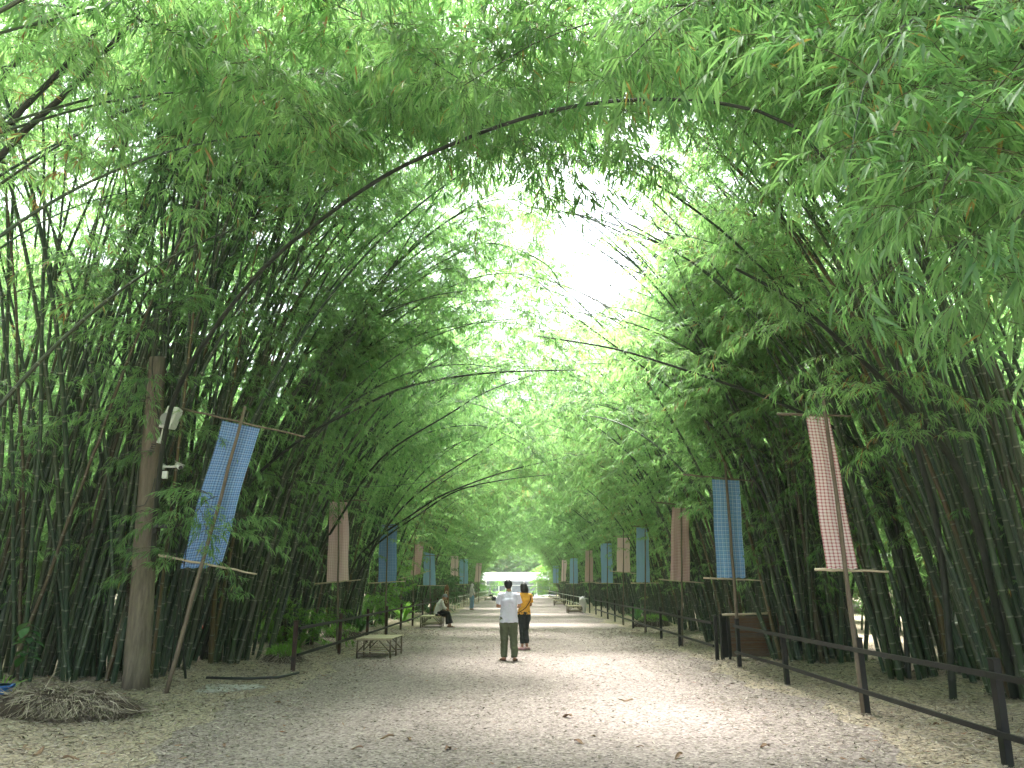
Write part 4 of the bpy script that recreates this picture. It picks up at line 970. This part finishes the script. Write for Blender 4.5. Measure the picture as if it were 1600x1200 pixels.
# ================================================================== FAR BUILDING
root=empty('white_building',(0,126,0),0,'long white roofed glass fronted building closing the far end of the path','building')
m=MB(); V=[(-15,-1.2,2.35),(15,-1.2,2.35),(15,5,3.6),(-15,5,3.6),(-15,-1.2,2.18),(15,-1.2,2.18),(15,5,3.45),(-15,5,3.45)]
m.v=[Vector(v) for v in V]
for f in ((0,1,2,3),(7,6,5,4),(0,4,5,1),(1,5,6,2),(2,6,7,3),(3,7,4,0)): m.face(f)
m.build('roof',M['roof_white'],root)
m=MB(); m.box((0,5,1.7),(29,.2,3.3)); m.build('back_wall',M['white_paint'],root)
for i in range(15):
    x_=-14+i*2; m=MB(); m.box((x_,0,1.12),(1.84,.05,2.1)); o=m.build('window',M['glass'],root)
    m=MB(); m.box((x_+1,0,1.12),(.13,.14,2.24)); m.build('column',M['white_paint'],root)
    m=MB(); m.box((x_,-.04,1.55),(1.84,.05,.06)); m.build('glazing_bar',M['white_paint'],root)
m=MB(); m.box((0,-.1,.04),(29,.4,.1)); m.build('sill',M['white_paint'],root)
o=MB().box((0,122,.03),(30,6.5,.06)).build('apron',M['concrete'],None); tag(o,kind='structure')
root=empty('awning',(-3.2,121,0),0,'pale blue awning at the left of the far building','awning')
m=MB(); V=[(-1.8,-1,2.5),(1.5,-1,2.5),(1.5,1,3.1),(-1.8,1,3.1)]; V=V+[(a,b,c-.05) for a,b,c in V]; m.v=[Vector(v) for v in V]
for f in ((0,1,2,3),(7,6,5,4),(0,4,5,1),(1,5,6,2),(2,6,7,3),(3,7,4,0)): m.face(f)
m.build('sheet',M['roof_blue'],root)
for x_,y_,z_ in ((-1.7,-.9,2.5),(1.4,-.9,2.5),(-1.7,.9,3.04),(1.4,.9,3.04)): m=MB(); m.box((x_,y_,z_/2),(.07,.07,z_)); m.build('leg',M['white_paint'],root)
o=MB().loft([(0,0,0),(0,0,.75),(0,0,.82)],[.13,.13,.06],n=12).build('bollard',M['black_metal'],None,smooth=True,loc=(2.15,112,0)); tag(o,'dark short bollard standing alone at the far end of the path','bollard')

# ================================================================== PEOPLE
def person(label,loc,rz,J,head=(0,0),sc=1.,clothes=(),skin='skin',hair='short',hairmat='hair',shoe='sandal',fem=False,extra=None):
    root=empty('person',loc,rz,label,'person'); root.scale=(sc,)*3
    V=lambda k:Vector(J[k])
    def rm(o,vox=.011,it=4):
        a=o.modifiers.new('r','REMESH'); a.mode='VOXEL'; a.voxel_size=vox; a.use_smooth_shade=True
        b=o.modifiers.new('s','SMOOTH'); b.iterations=it; b.factor=.5; return o
    fw=Vector((0,1,0)); 
    m=MB()
    wS=.9 if fem else 1.
    m.loft([V('pelvis')-(V('chest')-V('pelvis')).normalized()*.07,V('pelvis'),V('waist'),V('chest'),V('collar'),V('neck')],[.13,.165 if fem else .155,.125*wS,.155*wS,.11,.058],[.10,.12 if fem else .105,.09,.11,.075,.055],side=J.get('side',(1,0,0)),n=16)
    hd=V('head'); nk=V('neck')
    m.loft([nk-(hd-nk)*.3,nk,hd],[.062,.053,.05],n=12)
    up=(hd-nk).normalized(); f=J.get('face',(0,1,0)); f=Vector(f).normalized(); sd=f.cross(up).normalized()
    def hb(o,r_): m.ball(hd+o,r_,14,10)
    hb(up*.02,(.076,.092,.112)); hb(f*.03-up*.055,(.052,.055,.05))
    m.loft([hd+f*.085+up*.015,hd+f*.108-up*.02,hd+f*.092-up*.03],[.008,.014,.012],n=6)
    for s in (-1,1): m.ball(hd+sd*.078*s-up*.005,(.012,.02,.03),8,6)
    m.ball(hd+f*.088-up*.055,(.022,.01,.009),8,5)
    for s in 'LR':
        m.loft([V('sh'+s),V('sh'+s).lerp(V('el'+s),.3),V('el'+s),V('el'+s).lerp(V('wr'+s),.35),V('wr'+s)],[.052,.048,.037,.038,.025],n=10)
        m.ball(V('sh'+s),.058,10,8)
        m.loft([V('hip'+s),V('hip'+s).lerp(V('kn'+s),.35),V('kn'+s),V('kn'+s).lerp(V('an'+s),.3),V('an'+s)],[.088,.08,.055,.055,.036],n=12)
        an=V('an'+s); tf=Vector(J.get('toe'+s,(0,1,0))).normalized()
        m.loft([an+Vector((0,0,-.045))-tf*.06,an+Vector((0,0,-.04)),an+tf*.09+Vector((0,0,-.058)),an+tf*.165+Vector((0,0,-.068))],[.028,.036,.042,.024],[.03,.036,.024,.014],side=(tf.y,-tf.x,0),n=10)
        # hand: palm, four bent fingers, thumb
        w=V('wr'+s); hdv=(w-V('el'+s)).normalized(); pl=Vector(J.get('palm'+s,(0,0,1))); ax=hdv.cross(pl).normalized()
        m.loft([w,w+hdv*.045,w+hdv*.085],[.024,.038,.038],[.02,.017,.014],side=ax,n=8)
        for k in range(4):
            b0=w+hdv*.08+ax*(-.028+.0187*k); ln=(.06,.07,.066,.05)[k]; n1=b0+hdv*ln*.5+pl*.008; m.loft([b0-hdv*.02,b0,n1,n1+hdv*ln*.3+pl*ln*.35],[.0095,.0095,.009,.0075],n=6)
        tb=w+hdv*.03+ax*(.032 if s=='L' else -.032); td=(hdv*.6+ax*(.6 if s=='L' else -.6)+pl*.3).normalized(); m.loft([tb,tb+td*.03,tb+td*.03+(hdv*.8+pl*.4).normalized()*.03],[.012,.011,.009],n=6)
    o=m.build('body',M[skin],root); rm(o,.009,3)
    for s in (-1,1):
        m=MB(); m.ball(hd+f*.083+sd*.03*s+up*.018,.009,8,6); m.build('eye',M['cloth_black'],root,smooth=True)
    # hair
    m=MB()
    if hair=='short':
        m.ball(hd-f*.012+up*.045,(.095,.105,.10),16,12); m.ball(hd-f*.045-up*.01,(.08,.062,.08),14,10)
    elif hair=='bob':
        m.ball(hd-f*.015+up*.035,(.098,.105,.105),16,12); m.loft([hd-f*.04+up*.03,hd-f*.045-up*.08,hd-f*.04-up*.15],[.10,.112,.085],[.075,.08,.06],side=sd,n=14)
        for s in (-1,1): m.loft([hd+sd*.07*s+up*.03,hd+sd*.088*s-up*.07,hd+sd*.08*s-up*.14],[.03,.036,.02],n=8)
    elif hair=='cap':
        m.ball(hd+up*.045-f*.008,(.094,.104,.09),16,12); m.loft([hd+f*.08+up*.05,hd+f*.16+up*.03],[.07,.06],[.01,.006],side=sd,n=10)
    elif hair=='scarf':
        m.ball(hd+up*.03-f*.012,(.096,.106,.115),16,12); m.loft([hd-f*.02,hd-f*.03-up*.12,hd-f*.03-up*.26],[.09,.10,.17],[.08,.09,.10],side=sd,n=14)
    o=m.build('hair' if hair in('short','bob') else ('cap' if hair=='cap' else 'headscarf'),M[hairmat],root); rm(o,.012,2)
    def wr(o,st,sz,seed):
        t=bpy.data.textures.new('wrinkle','CLOUDS'); t.noise_scale=sz; t.noise_depth=3
        d=o.modifiers.new('d','DISPLACE'); d.texture=t; d.strength=st; d.mid_level=.5
    for c in clothes:
        m=MB()
        if c[0]=='shirt':
            _,mat,ease,sl,hem=c
            dn=(V('waist')-V('pelvis')).normalized()
            m.loft([V('pelvis')-dn*hem,V('pelvis')-dn*hem*.4,V('waist'),V('chest'),V('collar')+Vector((0,0,.005)),V('neck')-Vector((0,0,.02))],[.185*wS+ease,.18*wS+ease,.155*wS+ease,.178*wS+ease*.6,.135+ease*.2,.066],[.125+ease,.122+ease,.112+ease,.128+ease*.6,.088,.064],side=J.get('side',(1,0,0)),n=20)
            for s in 'LR':
                m.ball(V('sh'+s)-Vector((0,0,.02)),.056+ease*.4,10,8); e=V('sh'+s).lerp(V('el'+s),min(sl,1)) if sl<=1 else V('el'+s).lerp(V('wr'+s),sl-1)
                P=[V('collar').lerp(V('sh'+s),.6),V('sh'+s)]+([V('el'+s)] if sl>1 else [])+[e]; m.loft(P,[.06,.062+ease*.4]+([.06+ease*.4] if sl>1 else [])+[(.066 if sl<=1 else .042)+ease*.5],n=12)
            o=m.build('shirt',M[mat],root); rm(o,.012,3); wr(o,.038,.10,1)
        if c[0]=='trousers':
            _,mat,ease,cut=c
            m.loft([V('waist')*.6+V('pelvis')*.4,V('pelvis'),V('hipL')*.5+V('hipR')*.5-Vector((0,0,.06))],[.145,.172+(.012 if fem else 0),.16],[.105,.128+(.02 if fem else 0),.115],side=J.get('side',(1,0,0)),n=16)
            for s in 'LR':
                m.loft([V('hip'+s)+Vector((0,0,.03)),V('hip'+s).lerp(V('kn'+s),.35),V('kn'+s),V('kn'+s).lerp(V('an'+s),.5),V('kn'+s).lerp(V('an'+s),cut)],[.098+ease,.094+ease,.072+ease,.065+ease,.054+ease*1.1],n=14)
            o=m.build('trousers',M[mat],root); rm(o,.012,3); wr(o,.044,.11,2)
        if c[0]=='skirt':
            _,mat=c
            K=(V('knL')+V('knR'))/2; A=(V('anL')+V('anR'))/2
            m.loft([V('waist')*.5+V('pelvis')*.5,V('pelvis'),V('pelvis').lerp(K,.6),K,K.lerp(A,.5),K.lerp(A,.86)],[.15,.19,.18,.17,.18,.19],[.12,.15,.12,.11,.13,.15],side=J.get('side',(1,0,0)),n=18)
            o=m.build('skirt',M[mat],root); rm(o,.014,3); wr(o,.03,.14,3)
    for s in 'LR':
        an=V('an'+s); tf=Vector(J.get('toe'+s,(0,1,0))).normalized(); m=MB(); sdv=(tf.y,-tf.x,0)
        if shoe=='sandal':
            m.loft([an-tf*.075+Vector((0,0,-.082)),an+Vector((0,0,-.082)),an+tf*.10+Vector((0,0,-.082)),an+tf*.19+Vector((0,0,-.082))],[.03,.042,.05,.03],[.009]*4,side=sdv,n=12)
            q_=an+tf*.07+Vector((0,0,-.05)); sv=Vector(sdv).normalized(); m.loft([q_-sv*.052-Vector((0,0,.02)),q_+Vector((0,0,.024)),q_+sv*.052-Vector((0,0,.02))],[.012]*3,[.02]*3,n=6)
        else:
            m.loft([an-tf*.085+Vector((0,0,-.055)),an+Vector((0,0,-.045)),an+tf*.09+Vector((0,0,-.055)),an+tf*.185+Vector((0,0,-.068))],[.035,.048,.052,.03],[.038,.045,.035,.02],side=sdv,n=12)
        m.build('sandal' if shoe=='sandal' else 'shoe',M['sandal' if shoe=='sandal' else shoe],root,smooth=True)
    return root
def stand(h=1.):
    return dict(pelvis=(0,0,.95),waist=(0,0,1.10),chest=(0,-.01,1.28),collar=(0,-.01,1.43),neck=(0,0,1.50),head=(0,.02,1.605),
      shL=(-.185,-.01,1.40),shR=(.185,-.01,1.40),elL=(-.24,0,1.13),elR=(.24,0,1.13),wrL=(-.22,.12,.92),wrR=(.22,.12,.92),
      hipL=(-.088,0,.92),hipR=(.088,0,.92),knL=(-.10,.01,.50),knR=(.10,.01,.50),anL=(-.11,-.02,.09),anR=(.11,-.02,.09))
J=stand(); J.update(elL=(-.25,.05,1.15),wrL=(-.15,.28,1.17),elR=(.25,.05,1.15),wrR=(.12,.29,1.16),hipL=(-.095,0,.92),hipR=(.085,0,.92),knL=(-.10,.03,.50),knR=(.105,.0,.50),anL=(-.105,.01,.09),anR=(.125,-.06,.09),toeL=(-.55,.9,0),toeR=(.2,1,0),palmL=(.3,0,1),palmR=(-.3,0,1),head=(-.01,.035,1.605),face=(0,1,-.25))
J['anL']=(-.105,.01,.09)
person('man in a white t-shirt and olive trousers standing with his back to the viewer',(-.20,17.7,.004),R(2),J,clothes=(('trousers','trouser_olive',.018,1.02),('shirt','shirt_white',.028,.72,.14)),sc=.985)
J=stand(); J.update(elL=(-.25,.08,1.14),wrL=(-.12,.27,1.14),elR=(.24,.06,1.14),wrR=(.10,.27,1.12),knR=(.07,.05,.50),anR=(.07,-.02,.09),knL=(-.05,.02,.5),anL=(-.06,.0,.09),toeL=(-.3,1,0),toeR=(-.5,.9,0),head=(0,.03,1.60),face=(-.3,1,-.1))
w_=person('woman in a yellow t-shirt and dark cropped trousers standing beside the man in white',(.16,20.6,.004),R(28),J,fem=True,hair='bob',clothes=(('trousers','trouser_dark',.008,.82),('shirt','shirt_yellow',.02,.68,.04)),shoe='pink',sc=.955)
m=MB(); m.loft([(.17,-.10,1.42),(.10,-.155,1.25),(-.04,-.165,1.08),(-.17,-.11,.98),(-.21,0,.95)],[.011]*5,[.006]*5,n=6); m.build('bag_strap',M['cloth_black'],w_,smooth=True)
# seated on the low table, facing right
J=dict(pelvis=(0,0,.55),waist=(0,.03,.70),chest=(0,.10,.86),collar=(0,.17,.99),neck=(0,.21,1.05),head=(0,.27,1.14),face=(0,1,-.3),
  shL=(-.17,.16,.96),shR=(.17,.16,.96),elL=(-.2,.26,.74),elR=(.2,.24,.74),wrL=(-.08,.42,.66),wrR=(.08,.42,.66),hipL=(-.09,.03,.53),hipR=(.09,.03,.53),knL=(-.10,.40,.50),knR=(.11,.42,.50),anL=(-.1,.46,.09),anR=(.1,.52,.09))
person('person in a pale blouse and long black skirt sitting bent forward on the low table',(-3.15,31.35,.0),R(-82),J,fem=True,hair='cap',hairmat='grey_cap',clothes=(('skirt','cloth_black'),('shirt','cloth_pale',.02,1.5,.05)),shoe='sandal')
J=stand(); J.update(wrL=(-.15,.3,1.1),elL=(-.24,.05,1.12)); 
person('person in a pale top and blue trousers standing beside the far left fence',at(740,946,56)*1 if False else (-3.05,53,0),R(-60),J,fem=True,hair='scarf',hairmat='cloth_pale',clothes=(('trousers','cloth_blue',.02,.95),('shirt','cloth_pale',.03,1.6,.12)),sc=.97)
J=dict(pelvis=(0,0,.55),waist=(0,.03,.70),chest=(0,.08,.86),collar=(0,.12,.99),neck=(0,.14,1.05),head=(0,.17,1.15),face=(0,1,-.1),
  shL=(-.17,.11,.96),shR=(.17,.11,.96),elL=(-.2,.22,.74),elR=(.2,.2,.74),wrL=(-.08,.38,.66),wrR=(.08,.38,.66),hipL=(-.09,.03,.53),hipR=(.09,.03,.53),knL=(-.10,.40,.50),knR=(.11,.42,.50),anL=(-.1,.46,.09),anR=(.1,.48,.09))
person('distant person in white sitting on the far left table',(-3.1,84.35,0),R(-75),J,hair='scarf',hairmat='cloth_pale',fem=True,clothes=(('trousers','trouser_dark',.015,.95),('shirt','car_paint',.03,1.6,.08)))
person('dark haired person in dark clothes sitting on the low stone wall behind the right bamboo',(12.2,21.45,.14),R(160),J,clothes=(('trousers','trouser_dark',.01,.95),('shirt','cloth_blue',.02,.8,.05)))

# ================================================================== FALLEN SHEATHS, TWIGS, HANGING DEAD LEAVES
def sheath_mesh():
    m=MB(); nu,nv=6,8
    for j in range(nv+1):
        t=j/nv; w_=.045*math.sin(math.pi*min(.97,t*.9+.08))
        for i in range(nu+1):
            a=-1.1+2.2*i/nu; m.v.append(Vector((w_*math.sin(a),(t-.5)*.24,.045*(1-math.cos(a))*1.0+.02*math.sin(t*5)+.01)))
    for j in range(nv):
        for i in range(nu): a=j*(nu+1)+i; m.face([a,a+1,a+nu+2,a+nu+1])
    return m
sh=sheath_mesh().build('fallen_sheath',M['sheath'],None,smooth=True)
spots=[(1000,1168),(905,1162),(928,1152),(1060,1185),(886,1122),(604,1155),(168,1182),(640,1157),(1195,1168),(60,1180),(38,1172),(195,1150),(1260,1022),(1428,1058),(1424,1005),(1590,1148),(1462,1134),(1352,1190),(175,1095),(435,1100),(980,1096),(557,1172),(700,1172),(350,1168),(110,1190)]
r_=random.Random(12)
for i,(a,b) in enumerate(spots):
    d=b-600; z=FPX*SP-d*CP; Y=(FPX*CP+d*SP)*1.6/-z; p=at(a,b,Y)
    o=sh if i==0 else sh.copy()
    if i: COL.objects.link(o)
    o.location=(p.x,p.y,gz(p.x,p.y)+.006); o.rotation_euler=(r_.uniform(-.15,.15)+(math.pi if r_.random()<.3 else 0),r_.uniform(-.3,.3),r_.uniform(0,6.28)); s_=r_.uniform(.35,.85)
    if abs(o.rotation_euler.x)>2: o.location.z+=.05*s_
    o.scale=(s_*r_.uniform(.6,1.1),s_,s_)
    tag(o,'curled brown bamboo sheath fallen on the ground','fallen sheath','curled brown sheaths scattered on the ground')
def dead_cluster(label,px_,py_,Y,s):
    p=at(px_,py_,Y); m=MB(); q=random.Random(px_)
    for i in range(9):
        d=Vector((q.uniform(-.6,.2),q.uniform(-.4,.4),q.uniform(-1,-.3))).normalized(); sd_=d.cross(Vector((q.uniform(-1,1),q.uniform(-1,1),.3))).normalized()*.028*s/.3
        b=len(m.v); L=s*q.uniform(.5,1)
        for t,w_ in ((0,.3),(.4,1),(.75,.8),(1,.05)):
            c_=d*L*t; m.v+= [c_+sd_*w_,c_-sd_*w_]
        for k in range(3): m.face([b+2*k,b+2*k+1,b+2*k+3,b+2*k+2])
    o=m.build('dead_leaf_cluster',M['sheath'],None,loc=p); tag(o,label,'dead leaves')
dead_cluster('dark brown clump of dead leaves caught high in the foliage upper left of centre',530,140,9.,.32)
dead_cluster('small brown dead leaf clump near the tip of the great arching culm',1212,172,7.9,.16)
dead_cluster('long brown dead sheath cluster hanging among the upper left culms',380,60,11.,.4)

# ================================================================== HAZE
hz=MB().box((0,90,29.5),(130,260,61)).build('haze',None and M['leaf'] or [],None)
t=NT('humid_air'); t.t.links.new(t.n('ShaderNodeVolumePrincipled',Color=(.86,.95,.90,1),Density=.0005,Anisotropy=.3).outputs[0],t.out.inputs['Volume'])
hz.data.materials.append(t.m); tag(hz,'faint humid haze filling the bamboo tunnel','haze',kind='stuff')
